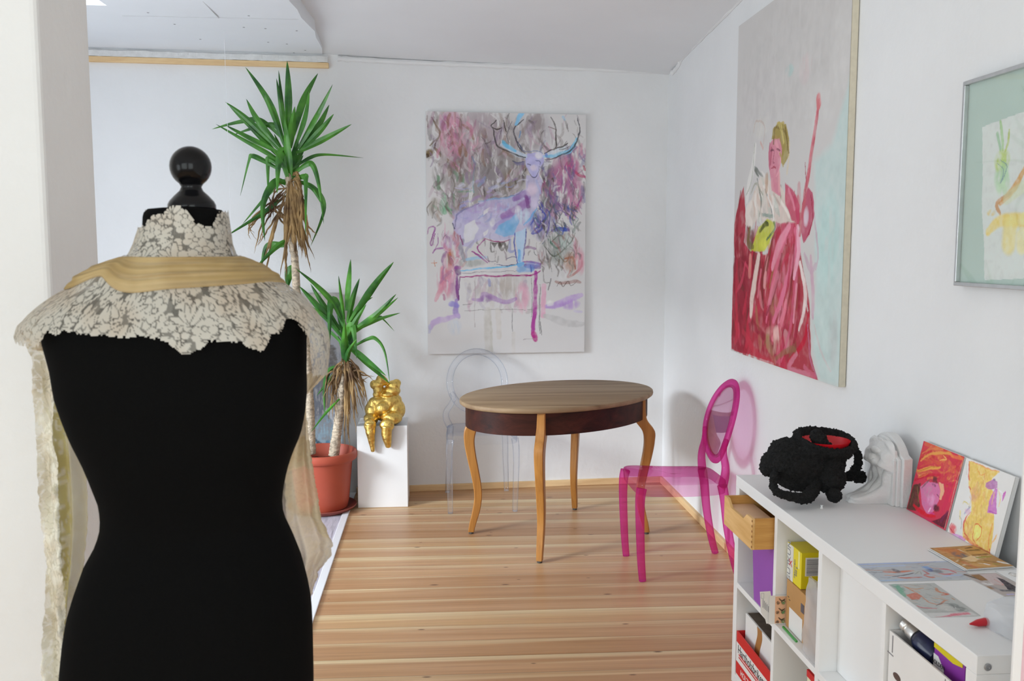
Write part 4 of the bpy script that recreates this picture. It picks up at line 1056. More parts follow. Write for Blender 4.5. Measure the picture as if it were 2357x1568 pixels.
# ceiling: plastered right part, lower boarded part at the left, a step between them
def zr(x, y):
    yy = max(y, 3.0)
    return 2.775 - .026 * (x + .66) + .058 * (5.9 - yy)
def zl(x, y): return 2.775 - .018 * (5.88 - max(y, 2))
mb = MB()
nx, ny = 8, 30
XE = lambda y: -.672 + .012 * math.sin(y * 5.1) + .008 * math.sin(y * 13.7)
def cr(u, v):
    y = YN - .1 + v * (6.1 - YN + .1); x0 = XE(y) - .10 if y > 2.1 else XL - .1
    x = x0 + u * (XR + .1 - x0)
    return (x, y, zr(max(x, -.9), y) + .006 * math.sin(x * 3 + y * 2))
mb.grid(lambda u, v: cr(u, v), nx, ny)
n0 = len(mb.v)
mb.grid(lambda u, v: (cr(u, v)[0], cr(u, v)[1], 3.28), nx, ny)
struct('ceiling', mb, m_ceil, smooth=True)
# boarded part, with a roof light
SK = (-2.55, -1.585, 3.55, 4.70)
mb = MB()
def slab(x0, x1, y0, y1):
    n = 24; top = []; bot = []
    for i in range(n + 1):
        y = y0 + (y1 - y0) * i / n
        xe = XE(y) if x1 is None else x1
        z = zl(0, y)
        bot.append([(x0, y, z), (xe, y, z)]); 
    rings = [[a[0], a[1], (a[1][0], a[1][1], 3.2), (a[0][0], a[0][1], 3.2)] for a in bot]
    mb.rings(rings)
slab(SK[1], None, 2.09, 6.0); slab(XL - .1, SK[0], 2.09, 6.0); slab(SK[0], SK[1], 2.09, SK[2]); slab(SK[0], SK[1], SK[3], 6.0)
struct('ceiling_left', mb, m_board)
# screw heads and joints of the boards
mb = MB()
for (x, y) in ((-1.43, 4.83), (-1.37, 5.08), (-.94, 4.85), (-1.02, 5.12), (-.91, 5.14), (-1.33, 5.45), (-.96, 5.5), (-.86, 5.54), (-.86, 5.8), (-.78, 5.72), (-.75, 5.18)):
    mb.lathe([(.006, zl(x, y) - .0012), (.006, zl(x, y) + .002)], (x, y), 10)
struct('trim_2', mb, mat('screw_grey', (.3, .3, .32, 1), .6))
mb = MB().box(-1.58, -.70, 4.905, 4.909, zl(0, 4.9) - .0012, zl(0, 4.9) + .01)
mb.obox((-1.1, 4.72, zl(0, 4.7) - .0002), (.0015, 0, 0), (0, .18, 0), (0, 0, .002))
struct('trim_3', mb, mat('board_joint', (.6, .61, .62, 1), .8))
# ragged plaster band and pine lath where the boards meet the back wall
rs = []
for i in range(70):
    x = -2.9 + i * (2.24 / 69); r = random.Random(i)
    z0 = 2.722 + .003 * r.random(); z1 = 2.757 + .006 * r.random()
    d = .020 + .006 * r.random()
    rs.append([(x, yb(x) + .01, z0), (x, yb(x) - d, z0), (x, yb(x) - d * .8, z1), (x, yb(x) + .01, z1)])
struct('trim_4', MB().rings(rs), mat('raw_plaster', (.76, .76, .75, 1), .95, var=.07, vscale=22, bump=.5, bscale=40))
mb = MB(); a, b = -2.9, -.655
mb.rings([[(x, yb(x) + .01, 2.690), (x, yb(x) - .026, 2.690), (x, yb(x) - .026, 2.722), (x, yb(x) + .01, 2.722)] for x in (a, b)])
struct('trim_5', mb, m_trimwood, bevel=.002)
# plaster bead along the right ceiling edges
def bead(n, pts, rad, m):
    sp = spline(pts, 10)
    struct('trim_%d' % n, MB().tube(sp, [rad * (.75 + .5 * random.Random(i).random()) for i in range(len(sp))], 8), m, smooth=True)
bead(6, [(-.60, yb(-.6) - .006, 2.752), (-.2, yb(-.2) - .006, 2.742), (.4, yb(.4) - .006, 2.736), (.9, yb(.9) - .006, 2.733), (1.47, yb(1.47) - .004, 2.73)], .017, m_wall)
bead(7, [(1.512, 5.86, 2.70), (1.512, 5.72, 2.715), (1.512, 5.6, 2.75), (1.512, 5.2, 2.772), (1.512, 4.6, 2.808), (1.512, 4.0, 2.845)], .014, m_wall)
# skirting boards of bare pine
mb = MB()
mb.rings([[(x, yb(x) + .005, 0), (x, yb(x) - .018, 0), (x, yb(x) - .018, .040), (x, yb(x) + .005, .040)] for x in (-.53, XR)])
struct('baseboard_back', mb, m_trimwood, bevel=.002)
struct('baseboard_right', MB().box(XR - .018, XR + .005, 1.7, 5.955, 0, .042), m_trimwood_y, bevel=.002)

# ------------------------------------------------------------------ camera and light
cd = bpy.data.cameras.new('camera'); cam = bpy.data.objects.new('camera', cd); COL.objects.link(cam)
cam.location = (0, 0, 1.575)
cam.rotation_euler = (math.radians(90 - 5.697), 0, math.radians(-4.711))
cd.sensor_width = 36; cd.sensor_fit = 'HORIZONTAL'; cd.lens = 2095 / 2357 * 36
cd.clip_start = .05
cd.dof.use_dof = True; cd.dof.focus_distance = 4.2; cd.dof.aperture_fstop = 11
sc.camera = cam

def area(name, loc, rot, sx, sy, power, col):
    l = bpy.data.lights.new(name, 'AREA'); l.shape = 'RECTANGLE'; l.size = sx; l.size_y = sy; l.energy = power; l.color = col
    o = bpy.data.objects.new(name, l); COL.objects.link(o); o.location = loc; o.rotation_euler = rot
    return o
for w, pw in ((WIN[1], 104), (WIN[0], 40)): area('left_window_and_fill', (XL - .05, (w[0] + w[1]) / 2, (w[2] + w[3]) / 2), (0, math.radians(-90), 0), w[3] - w[2], w[1] - w[0], pw, (.885, .965, 1))  # second lamp is added fill for the near right wall, in the extra opening
sky_pos, sky_aim = Vector((-12, -1.9, 4.7)), Vector((.2, 5.4, .35))
o = area('daylight_sky_outside', sky_pos, (sky_aim - sky_pos).to_track_quat('-Z', 'Y').to_euler(), 3.2, 2.4, 4200, (.84, .92, 1))
for k, r_ in enumerate(RW):
    area('daylight_rear_window', ((r_[0] + r_[1]) / 2, YN - .05, (r_[2] + r_[3]) / 2), (math.radians(90), 0, 0), r_[1] - r_[0], r_[3] - r_[2], 39 * (r_[1] - r_[0]), (.90, .985, .985))
area('daylight_roof_light', ((SK[0] + SK[1]) / 2, (SK[2] + SK[3]) / 2, 3.15), (0, 0, 0), SK[1] - SK[0], SK[3] - SK[2], 26, (.9, .95, 1))
wd = bpy.data.worlds.new('world'); sc.world = wd; wd.use_nodes = True
bg = wd.node_tree.nodes['Background']
sky = wd.node_tree.nodes.new('ShaderNodeTexSky'); sky.sky_type = 'HOSEK_WILKIE'; sky.turbidity = 6
wd.node_tree.links.new(sky.outputs['Color'], bg.inputs['Color']); bg.inputs['Strength'].default_value = .6
vs = sc.view_settings; vs.view_transform = 'Standard'; vs.look = 'None'; vs.gamma = 1; vs.use_curve_mapping = False
vs.exposure = -.92
cy = sc.cycles
cy.max_bounces = 12; cy.diffuse_bounces = 6; cy.glossy_bounces = 4; cy.transparent_max_bounces = 32; cy.transmission_bounces = 8
cy.caustics_reflective = False; cy.caustics_refractive = False; cy.use_denoising = True

# ------------------------------------------------------------------ dress form
MX, MY = -.372, 1.37
bz = [r[0] for r in BODY][::-1]; bl = [r[1] for r in BODY][::-1]; br_ = [r[2] for r in BODY][::-1]
wz = [r[0] for r in WRAP][::-1]; wl = [r[1] for r in WRAP][::-1]; wr = [r[2] for r in WRAP][::-1]
kz = [r[0] for r in COLLAR][::-1]; kl = [r[1] for r in COLLAR][::-1]; kr = [r[2] for r in COLLAR][::-1]
DZ = [.80, .93, 1.05, 1.17, 1.28, 1.36, 1.43, 1.46, 1.50, 1.525, 1.55, 1.575, 1.60, 1.64]
DB = [.118, .125, .115, .088, .108, .112, .104, .098, .084, .074, .066, .060, .056, .055]
def depth(z): return interp(z, DZ, DB)
def sect(xl, xr, b, n=64, e=2.25, yc=MY):
    out = []
    for j in range(n):
        th = 2 * PI * j / n; s_, c_ = math.sin(th), math.cos(th)
        k = (abs(s_) ** e + abs(c_) ** e) ** (-1 / e)
        out.append(((xl + xr) / 2 + (xr - xl) / 2 * s_ * k, yc - b * c_ * k))
    return out
t = thing('dress_form', 'black fabric dress form with a round black finial, wearing a cream lace shawl', 'dress form', (MX, MY, 0))
m_jersey = mat('black_jersey', (.003, .003, .0031, 1), .9, var=.25, vscale=500, bump=.15, bscale=900, spec=.06)
m_gloss = mat('black_lacquer', (.004, .004, .005, 1), .16, var=.2, vscale=20, spec=.22)
rings = []
zs = list(np.linspace(.80, 1.43, 46)) + list(np.linspace(1.44, 1.555, 26)) + list(np.linspace(1.56, 1.622, 8))
for z in zs:
    rings.append([(x, y, z) for x, y in sect(interp(z, bz, bl), interp(z, bz, br_), depth(z))])
top = rings[-1]
for k, (s_, dz) in enumerate(((.97, .006), (.88, .011), (.6, .013))):
    cx = sum(p[0] for p in top) / len(top)
    rings.append([(cx + (p[0] - cx) * s_, MY + (p[1] - MY) * s_, top[0][2] + dz) for p in top])
bot = rings[0]; cx = sum(p[0] for p in bot) / len(bot)
rings.insert(0, [(cx + (p[0] - cx) * .93, MY + (p[1] - MY) * .93, .785) for p in bot])
obj('torso', MB().rings(rings), m_jersey, t, smooth='all')
FX = -.354
prof = [(.034, 1.630), (.0335, 1.640), (.031, 1.645), (.024, 1.653), (.0165, 1.660), (.0140, 1.6655), (.0165, 1.670)]
for k in range(1, 15):
    a = -PI / 2 + PI * (k + 1.2) / 16.2
    prof.append((.0292 * math.cos(a), 1.6945 + .0295 * math.sin(a)))
prof.append((.001, 1.724))
obj('finial', MB().lathe(prof, (FX, MY), 40), m_gloss, t, smooth='all')
obj('pole', MB().lathe([(.016, .12), (.016, .80)], (-.372, MY), 20), m_gloss, t, smooth=True)
for k in range(3):
    a = math.radians(90 + 120 * k)
    d = Vector((math.cos(a), math.sin(a), 0))
    o_ = Vector((-.372, MY, 0))
    obj('leg', MB().tube(spline([o_ + Vector((0, 0, .17)), o_ + d * .10 + Vector((0, 0, .14)), o_ + d * .20 + Vector((0, 0, .05)), o_ + d * .25 + Vector((0, 0, .014))]), .013, 10), m_gloss, t, smooth=True)

# ------------------------------------------------------------------ lace shawl
def lace_tile(N=520, size=.24, seed=3):
    r = random.Random(seed); Pm = np.zeros((N, N)); px = size / N
    ax = np.arange(N) * px
    def local(cx, cy):
        dx = (ax - cx + size / 2) % size - size / 2; dy = (ax - cy + size / 2) % size - size / 2
        return np.meshgrid(dx, dy)
    sites = []
    for k in range(900):
        cx, cy = r.random() * size, r.random() * size
        if any(math.hypot((cx - a + size / 2) % size - size / 2, (cy - b + size / 2) % size - size / 2) < .0150 for a, b in sites): continue
        sites.append((cx, cy))
    for k, (cx, cy) in enumerate(sites):
        X, Y = local(cx, cy)
        rot = r.random() * 6.28
        if k % 5 < 2:
            R = .0135 + .0055 * r.random(); n = r.choice((5, 6, 6))
            rr = np.hypot(X, Y); ph = np.arctan2(Y, X) + rot
            edge = R * (.70 + .30 * np.abs(np.cos(n / 2 * ph)) ** .7)
            Pm = np.where(rr < edge + .0013, .0, Pm)
            ins = rr < edge
            gap = (np.abs(np.cos(n / 2 * ph)) * rr < .0009) & (rr > .25 * R)
            ring = (rr > .20 * R) & (rr < .28 * R)
            Pm = np.where(ins & ~gap & ~ring, 1.0, Pm)
        else:
            n = r.choice((3, 4, 5)); base = rot
            for q in range(n):
                a = base + (q - n / 2) * .45; L_ = .0115 + .0045 * r.random()
                ca, sa = math.cos(a), math.sin(a)
                U = X * ca + Y * sa - L_ * .95; V = -X * sa + Y * ca
                e = (U / L_) ** 2 + (V / (L_ * .30)) ** 2
                Pm = np.where(e < 1.55, 0.0, Pm); Pm = np.where(e < 1.0, 1.0, Pm)
    # tulle ground between motifs
    g = .24 + .12 * ((np.add.outer(np.arange(N), np.arange(N)) % 4) < 2)
    return np.where(Pm > .5, Pm, g)
TILE = lace_tile()
def lace_at(u, v, size=.24):
    N = TILE.shape[0]
    i = int(u / size * N) % N; j = int(v / size * N) % N
    return TILE[j, i]

def lace_obj(name, P, V, m, parent, keep=None):
    """P: rows x cols positions, V: lace value per point, keep: mask of points that exist"""
    R, Cn = V.shape; vid = np.arange(R * Cn).reshape(R, Cn)
    F = np.stack([vid[:-1, :-1], vid[:-1, 1:], vid[1:, 1:], vid[1:, :-1]], -1).reshape(-1, 4)
    if keep is not None:
        kf = keep.reshape(-1)[F].all(1); F = F[kf]
    used = np.unique(F); remap = -np.ones(R * Cn, int); remap[used] = np.arange(len(used))
    o_ = np.array(ORG[parent.name])
    me = bpy.data.meshes.new(name)
    me.from_pydata((P.reshape(-1, 3)[used] - o_).tolist(), [], remap[F].tolist())
    at = me.attributes.new('lace', 'FLOAT', 'POINT'); at.data.foreach_set('value', V.reshape(-1)[used].astype(np.float32))
    for p in me.polygons: p.use_smooth = True
    me.materials.append(m)
    o = bpy.data.objects.new(name, me); COL.objects.link(o); o.parent = parent; ORG[o.name] = tuple(o_)
    return o

def fb(x, y, z, s): return noise.noise(Vector((x * s, y * s, z * s)))

sh = thing('lace_shawl', 'cream lace shawl with a tan sheer band draped over the black dress form', 'shawl', (MX, MY, 1.5))
m_lace = lacemat('cream_lace', rgb(203, 198, 187), .06, rgb(196, 183, 166))
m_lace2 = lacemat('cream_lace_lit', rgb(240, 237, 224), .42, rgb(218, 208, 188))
m_sheer = lacemat('tan_sheer', rgb(216, 206, 146), .42, rgb(200, 186, 116))
m_chif = lacemat('tan_chiffon', rgb(200, 174, 124), .50, rgb(180, 152, 100))
m_sheer_tan = lacemat('faded_sheer_lace', rgb(214, 196, 160), .70, rgb(226, 210, 180))

hx_ = [p[0] for p in HEM]; hz_ = [p[1] for p in HEM]
cxs = [p[0] for p in COLTOP]; czs = [p[1] for p in COLTOP]
def shell_point(th, z, Z, A, Bx, boff, grow=0.0):
    xl, xr = interp(z, Z, A) - grow, interp(z, Z, Bx) + grow
    s_, c_ = math.sin(th), math.cos(th); e = 2.2
    k = (abs(s_) ** e + abs(c_) ** e) ** (-1 / e)
    return (xl + xr) / 2 + (xr - xl) / 2 * s_ * k, MY - (depth(z) + boff + grow) * c_ * k, z

def angles(nf, nb):
    return list(np.linspace(-PI * .55, PI * .55, nf)) + list(np.linspace(PI * .55, 2 * PI - PI * .55, nb))[1:]
TH = angles(430, 90)
# wrap: rows follow the silhouette table so that the slope over the shoulder gets its share of rows
nr = 120
tab = np.linspace(0, len(WRAP) - 1, nr); wzz = np.interp(tab, range(len(WRAP)), [r[0] for r in WRAP])
Pm = np.zeros((nr, len(TH), 3)); Vm = np.zeros((nr, len(TH))); K = np.zeros((nr, len(TH)), bool)
for i, z in enumerate(wzz):
    for j, th in enumerate(TH):
        val = lace_at(th * .215 + .5, tab[i] * .0185)
        x, y, zz = shell_point(th, z, wz, wl, wr, .013)
        f = 1 + .010 * fb(x, y, z, 22) + .004 * val
        x = MX + (x - MX) * f; y = MY + (y - MY) * f
        Pm[i, j] = (x, y, z + .002 * fb(x, y, z, 30)); Vm[i, j] = val
        front = math.cos(th) > -.15
        h = interp(x, hx_, hz_) if front else 1.445
        K[i, j] = z > h - (.0025 if val > .5 else 0) and z < 1.5665
lace_obj('lace_wrap', Pm, Vm, m_lace, sh, K)
# stand-up collar
nr = 70; zc = np.linspace(kz[-1], kz[0], nr)
THc = angles(250, 60)
Pm = np.zeros((nr, len(THc), 3)); Vm = np.zeros((nr, len(THc))); K = np.zeros((nr, len(THc)), bool)
for i, z in enumerate(zc):
    for j, th in enumerate(THc):
        val = lace_at(th * .07 + .31, i * .0018 + .1)
        x, y, zz = shell_point(th, z, kz, kl, kr, .010 + .02 * max(0, (1.575 - z)) / .03 * .4)
        f = 1 + .03 * fb(x, y, z, 28) + .01 * val
        x = -.355 + (x + .355) * f; y = MY + (y - MY) * f
        Pm[i, j] = (x, y, z); Vm[i, j] = val
        tp = interp(x, cxs, czs) if math.cos(th) > -.1 else 1.632
        K[i, j] = z < tp + (.002 if val > .5 else -.001)
lace_obj('lace_collar', Pm, Vm, m_lace, sh, K)
# chiffon band, softly pleated round the shoulders
nr = 46; THb = angles(150, 60)
zt, zb = interp(.4, [0, 1], [WRAP[0][0], WRAP[1][0]]), WRAP[4][0]
Pm = np.zeros((nr, len(THb), 3)); Vm = np.ones((nr, len(THb)))
for i in range(nr):
    v = i / (nr - 1)
    for j, th in enumerate(THb):
        wav = .006 * math.sin(th * 1.3 + .6) - .003 * math.cos(th * 2.2)
        wav += .019 * math.exp(-((th + .72) / .24) ** 2) - .004 * math.exp(-((th + .25) / .2) ** 2)
        z = zt + (zb - zt) * v + wav * v
        x, y, zz = shell_point(th, z, wz, wl, wr, .016)
        fold = .006 * math.sin(v * 15 + th * 1.6 + 3.0 * fb(th * .6, v * 1.5, 1, 1)) + .0035 * math.sin(v * 33 - th * 2.4 + 2 * fb(th, v, 3, 1))
        end = math.sin(PI * min(1, max(0, v))) ** .5
        d = 1 + (.028 * end + fold * 1.7 * end)
        Pm[i, j] = (MX + (x - MX) * d, MY + (y - MY) * d, z + .004 * end)
        Vm[i, j] = min(1, max(.2, .80 + .35 * math.sin(v * 17 + th * 1.5 + 3 * fb(th * .7, v * 2, 5, 1)) + .2 * math.sin(v * 41 - th * 2)))
lace_obj('chiffon_band', Pm, Vm, m_chif, sh)
# hanging ends
def strip(name, tabl, y0, m, nu, nv, vfn, yfn, jag=0.0, kfn=None):
    Z = [r[0] for r in tabl]; idx = np.linspace(0, len(tabl) - 1, nv)
    zz = np.interp(idx, range(len(tabl)), Z); A = np.interp(idx, range(len(tabl)), [r[1] for r in tabl]); Bq = np.interp(idx, range(len(tabl)), [r[2] for r in tabl])
    Pm = np.zeros((nv, nu, 3)); Vm = np.zeros((nv, nu)); K = np.ones((nv, nu), bool)
    for i in range(nv):
        for j in range(nu):
            u = j / (nu - 1); x = A[i] + (Bq[i] - A[i]) * u
            ej = jag * (fb(zz[i] * 9, 3 + (u > .5), 0, 9) + .6 * fb(zz[i] * 30, 5 + (u > .5), 0, 9)) * abs(2 * u - 1)
            Pm[i, j] = (x + ej, y0 + yfn(u, zz[i]), zz[i]); Vm[i, j] = vfn(u, zz[i], x)
    return lace_obj(name, Pm, Vm, m, sh)
strip('lace_tail', LSTRIP, 1.395, m_lace2, 50, 420, lambda u, z, x: lace_at(x * 1.6, z * .9), lambda u, z: .012 * math.sin(u * 5 + 3 * fb(z, 0, 0, 5)) + .004 * math.sin(u * 9 + z * 30) + .005 * fb(u * 3, z * 60, 0, 1), .0022)
strip('sheer_tail', LTULLE, 1.452, m_sheer, 40, 120, lambda u, z, x: .12 + .22 * (fb(x * 60, z * 3, 0, 1) > .1) + (.55 if lace_at(x * 1.3 + .1, z * 1.1) > .5 and u < .52 + .2 * fb(z, 1, 0, 12) else 0), lambda u, z: .012 * math.sin(u * 16 + 2 * fb(z, 0, 0, 4)), .002)
strip('sheer_end', RSHEER, 1.452, m_sheer_tan, 70, 260, lambda u, z, x: .35 * lace_at(x * .8 + .05, z * .8) + .15 + .5 * (fb(x * 14, z * 14, 2, 1) > .22), lambda u, z: .016 * math.sin(u * 8 + 1.5 + z * 6) + .005 * math.sin(u * 21), .003)
# rolled bunch of lace at the tip of the shoulder
mbk = []
Z0 = WRAP[8][0]
Pm = np.zeros((60, 70, 3)); Vm = np.zeros((60, 70))
for i in range(60):
    for j in range(70):
        ph = PI * (i + .5) / 60; th = 2 * PI * j / 69
        r_ = 1 + .16 * fb(math.sin(ph) * math.cos(th) * 2, math.cos(ph) * 3, math.sin(th) * 2, 1.4)
        Pm[i, j] = (-.585 + .021 * r_ * math.sin(ph) * math.cos(th), 1.40 + .03 * r_ * math.sin(ph) * math.sin(th), Z0 + .002 - .027 * r_ * math.cos(ph))
        Vm[i, j] = lace_at(th * .02, ph * .03)
lace_obj('gathered_corner', Pm, Vm, m_lace2, sh)

# ------------------------------------------------------------------ yucca in a terracotta pot
PX, PY = -.705, 5.50
pl = thing('potted_yucca', 'tall two-stemmed yucca with long green leaves in a terracotta plastic pot', 'plant', (PX, PY, 0))
m_terra = mat('terracotta_plastic', rgb(178, 80, 58), .5, var=.06, vscale=6, bump=.05, bscale=200)
m_terra2 = mat('terracotta_saucer', rgb(136, 62, 50), .55, var=.08, vscale=8)
obj('pot', MB().lathe([(.135, .018), (.150, .02), (.160, .06), (.182, .29), (.186, .308), (.200, .312), (.210, .318), (.214, .334), (.213, .352), (.208, .364), (.200, .367), (.194, .360), (.182, .30), (.175, .24), (.0, .235)], (PX, PY), 64), m_terra, pl, smooth=50)
obj('saucer', MB().lathe([(.16, .001), (.175, .003), (.200, .022), (.206, .030), (.202, .034), (.19, .026), (.165, .017), (0, .016)], (PX, PY), 64), m_terra2, pl, smooth=50)
sb = MB().grid(lambda u, v: (PX + .178 * v * math.cos(u * 2 * PI), PY + .178 * v * math.sin(u * 2 * PI), .285 + .012 * noise.noise(Vector((v * 5 * math.cos(u * 6.28), v * 5 * math.sin(u * 6.28), 0)))), 40, 14)
obj('soil', sb, mat('potting_soil', (.03, .02, .014, 1), .95, var=.5, vscale=60, bump=.8, bscale=80), pl)
m_bark = mat('yucca_bark', rgb(190, 174, 152), .85, var=.4, vscale=30, bump=.8, bscale=60, stretch=(1, 1, 2.2))
m_bark2 = mat('yucca_bark_base', rgb(120, 92, 78), .85, var=.35, vscale=20, bump=.6, bscale=50)
def trunk(pts, r0, r1, y0, seed):
    P = [Vector((x, y0 + (PY - y0) * max(0, (1 - (z - .28) / 1.2)) * .0, z)) for x, z in pts]
    sp = spline(P, 14)
    n = len(sp); rad = []
    for i in range(n):
        t_ = i / (n - 1); k = (sp[i].z * 55) % 1
        rad.append((r0 + (r1 - r0) * t_ ** 1.5) * (.93 + .14 * k + .05 * random.Random(i + seed).random()))
    mb = MB().tube(sp, rad, 14); r = random.Random(seed + 40)
    # roughened leaf bases left on the stem
    for k in range(120):
        i = r.randrange(1, int(n * .72)); p = sp[i]; a = r.uniform(0, 2 * PI)
        d = Vector((math.cos(a), math.sin(a), 0)); c = p + d * rad[i] * .97; tn = Vector((-d.y, d.x, 0)); l = r.uniform(.008, .02)
        mb.add([c - tn * .008, c + tn * .008, c + d * .006 + Vector((0, 0, l)), c - tn * .006 + Vector((0, 0, -.006))], [(0, 1, 2), (0, 3, 1)])
    return mb
obj('trunk', trunk(TRUNK_A, .019, .028, 5.48, 1), m_bark, pl, smooth=30)
obj('trunk', trunk(TRUNK_B, .018, .032, 5.48, 2), m_bark, pl, smooth=30)

def leaves(L, seed, ymid, spread=.16, dead=False):
    mb = MB(); r = random.Random(seed)
    if dead: L = L + [([(x + r.uniform(-.03, .03) * (1 - i / 2), z + r.uniform(-.05, .05)) for i, (x, z) in enumerate(p)], w) for p, w in L for _ in (0, 1, 2)]
    for k, (pts, w) in enumerate(L):
        pts = pts[::-1]                                   # base to tip
        dy = r.uniform(-spread, spread)
        m = len(pts); ln = sum(math.hypot(pts[i + 1][0] - pts[i][0], pts[i + 1][1] - pts[i][1]) for i in range(m - 1))
        P = []
        for i, (x, z) in enumerate(pts):
            t_ = i / (m - 1); y = ymid + dy * t_ ** 1.1
            q = y / ymid                                   # nearer leaves are a little lower and closer in
            P.append(Vector((x * (1 + (q - 1) * .0), y, z)))
        sp = spline(P, 9); n = len(sp); cols = []
        tw0 = r.uniform(-.5, .5); tw1 = r.uniform(-.6, .6)
        for i, p in enumerate(sp):
            t_ = i / (n - 1)
            tg = (sp[min(i + 1, n - 1)] - sp[max(i - 1, 0)]).normalized()
            side = tg.cross(Vector((0, 1, 0)))
            if side.length < .05: side = Vector((1, 0, 0))
            side.normalize(); up = side.cross(tg)
            a = tw0 + (tw1 - tw0) * t_
            s2 = side * math.cos(a) + up * math.sin(a); u2 = up * math.cos(a) - side * math.sin(a)
            ww = w * .56 * (min(1, (.42 + 1.5 * t_)) * (1 - max(0, (t_ - .25) / .75) ** 1.8) + .012)
            if dead:
                ww *= .55 + .5 * r.random(); p = p + Vector((r.uniform(-.003, .003), r.uniform(-.004, .004), 0))
            fold = .30 * ww
            cols.append([p - s2 * ww + u2 * fold, p, p + s2 * ww + u2 * fold, p - u2 * .0012])
        mb.rings(cols, closed=True)
    return mb

def leafmat(name, c1, c2, rough):
    m = bpy.data.materials.new(name); T, N, L, B = nt(m)
    tc = N.new('ShaderNodeTexCoord'); nz = N.new('ShaderNodeTexNoise'); nz.inputs['Scale'].default_value = 9; nz.inputs['Detail'].default_value = 4
    L.new(tc.outputs['Object'], nz.inputs['Vector'])
    rp = N.new('ShaderNodeValToRGB'); rp.color_ramp.elements[0].position = .35; rp.color_ramp.elements[1].position = .68
    rp.color_ramp.elements[0].color = c1; rp.color_ramp.elements[1].color = c2
    L.new(nz.outputs['Fac'], rp.inputs['Fac']); L.new(rp.outputs['Color'], B.inputs['Base Color'])
    B.inputs['Roughness'].default_value = rough; B.inputs['Specular IOR Level'].default_value = .45
    return m
m_leaf = leafmat('yucca_leaf', rgb(26, 82, 24), rgb(82, 148, 46), .34)
m_dead = leafmat('dry_leaf', rgb(78, 54, 30), rgb(172, 140, 92), .8)
obj('leaf_crown', leaves(LEAF_A, 11, 5.48, .17), m_leaf, pl, smooth=True)
obj('leaf_crown', leaves(LEAF_B, 23, 5.46, .15), m_leaf, pl, smooth=True)
obj('dry_leaves', leaves(DEAD_A, 5, 5.455, .05, True), m_dead, pl, smooth=True)
obj('dry_leaves', leaves(DEAD_B, 6, 5.445, .06, True), m_dead, pl, smooth=True)
# ------------------------------------------------------------------ grey canvas standing behind the plant
cv = thing('abstract_canvas', 'grey and blue abstract canvas leaning on the wall behind the yucca', 'painting', (-.80, 5.79, 0))
obj('stretcher', MB().obox((-.80, 5.775, .655), (.195, 0, 0), (0, .010, 0), (0, .018, .652)), mat('canvas_edge', (.6, .59, .56, 1), .8), cv)
g = [('b', [(.5, .6)], [(.5, .9)], (138, 138, 144), .7), ('b', [(.7, 1.6)], [(.5, .7)], (92, 95, 104), .9), ('b', [(.75, 2.5)], [(.35, .5)], (143, 166, 180), .9), ('s', [(.5, 2.3), (.75, 2.6), (.95, 2.45)], .08, (56, 80, 95), .9), ('s', [(.55, 2.8), (.8, 2.4), (.9, 2.8)], .06, (79, 127, 154), .9),
     ('s', [(.6, .6), (.85, 1.0), (.9, 1.5)], .14, (74, 66, 56), .8), ('s', [(.3, 1.0), (.7, 1.4), (.8, 2.0)], .12, (111, 101, 92), .8), ('b', [(.5, .15)], [(.6, .25)], (180, 174, 164), .8), ('s', [(.8, 1.9), (.95, 2.2)], .1, (185, 188, 194), .8), ('b', [(.8, 3.0)], [(.3, .25)], (60, 70, 80), .8)]
picture('painted_face', paint(60, 200, 3.34, (141, 139, 140), g, 5, .05, .5, 1.0), (-.995, 5.7805, 1.307), (.39, 0, 0), (0, -.036, -1.304), (0, -.0125, 0), cv)

# ------------------------------------------------------------------ pedestal and gold figure
tag(obj('plinth', MB().box(-.492, -.188, 5.505, 5.785, .0005, .508), m_white, bevel=.002, loc=(-.34, 5.645, 0)), 'white box plinth carrying the gold seated figure beside the plant pot', 'plinth')
gk = .000586
def G(x, y, Y): return (-.54 + x * gk, Y, .885 - y * gk)
mb = MB()
def ge(x, y, Y, rx, ry, rY, rot=0):
    from mathutils import Matrix
    mb.ell(G(x, y, Y), (rx * gk, rY, ry * gk), 20, 14, Matrix.Rotation(math.radians(rot), 3, 'Y'))
ge(395, 430, 5.60, 150, 120, .075); ge(345, 470, 5.565, 92, 88, .07); ge(470, 500, 5.60, 108, 120, .075); ge(235, 500, 5.595, 82, 100, .07); ge(400, 560, 5.60, 150, 70, .07)
ge(300, 405, 5.58, 90, 60, .055); ge(440, 400, 5.60, 105, 70, .06); ge(250, 430, 5.585, 62, 70, .05)
ge(440, 300, 5.60, 92, 66, .055); ge(395, 330, 5.575, 72, 34, .045); ge(490, 222, 5.61, 46, 44, .03); ge(460, 250, 5.60, 70, 60, .04)
ge(300, 280, 5.585, 56, 78, .045); ge(285, 330, 5.575, 46, 34, .035)
ge(330, 185, 5.585, 56, 62, .038); ge(262, 225, 5.575, 48, 50, .03); ge(300, 225, 5.575, 60, 50, .036); ge(365, 200, 5.59, 36, 44, .03)
ge(225, 580, 5.545, 76, 66, .065); ge(440, 570, 5.54, 112, 76, .07); ge(395, 625, 5.475, 78, 66, .030); ge(222, 625, 5.475, 64, 70, .030)
def gl(pts, rad):
    mb.tube(spline([G(*p) for p in pts], 6), [gk * r_ for r_ in np.interp(np.linspace(0, 1, (len(pts) - 1) * 6 + 1), np.linspace(0, 1, len(rad)), rad)], 14)
gl([(225, 600, 5.472), (228, 700, 5.472), (236, 800, 5.478), (247, 905, 5.484)], [56, 50, 34, 18])
gl([(395, 630, 5.468), (392, 720, 5.470), (400, 800, 5.474), (408, 862, 5.480)], [60, 54, 42, 24])
gl([(372, 700, 5.476), (388, 860, 5.480)], [30, 12])
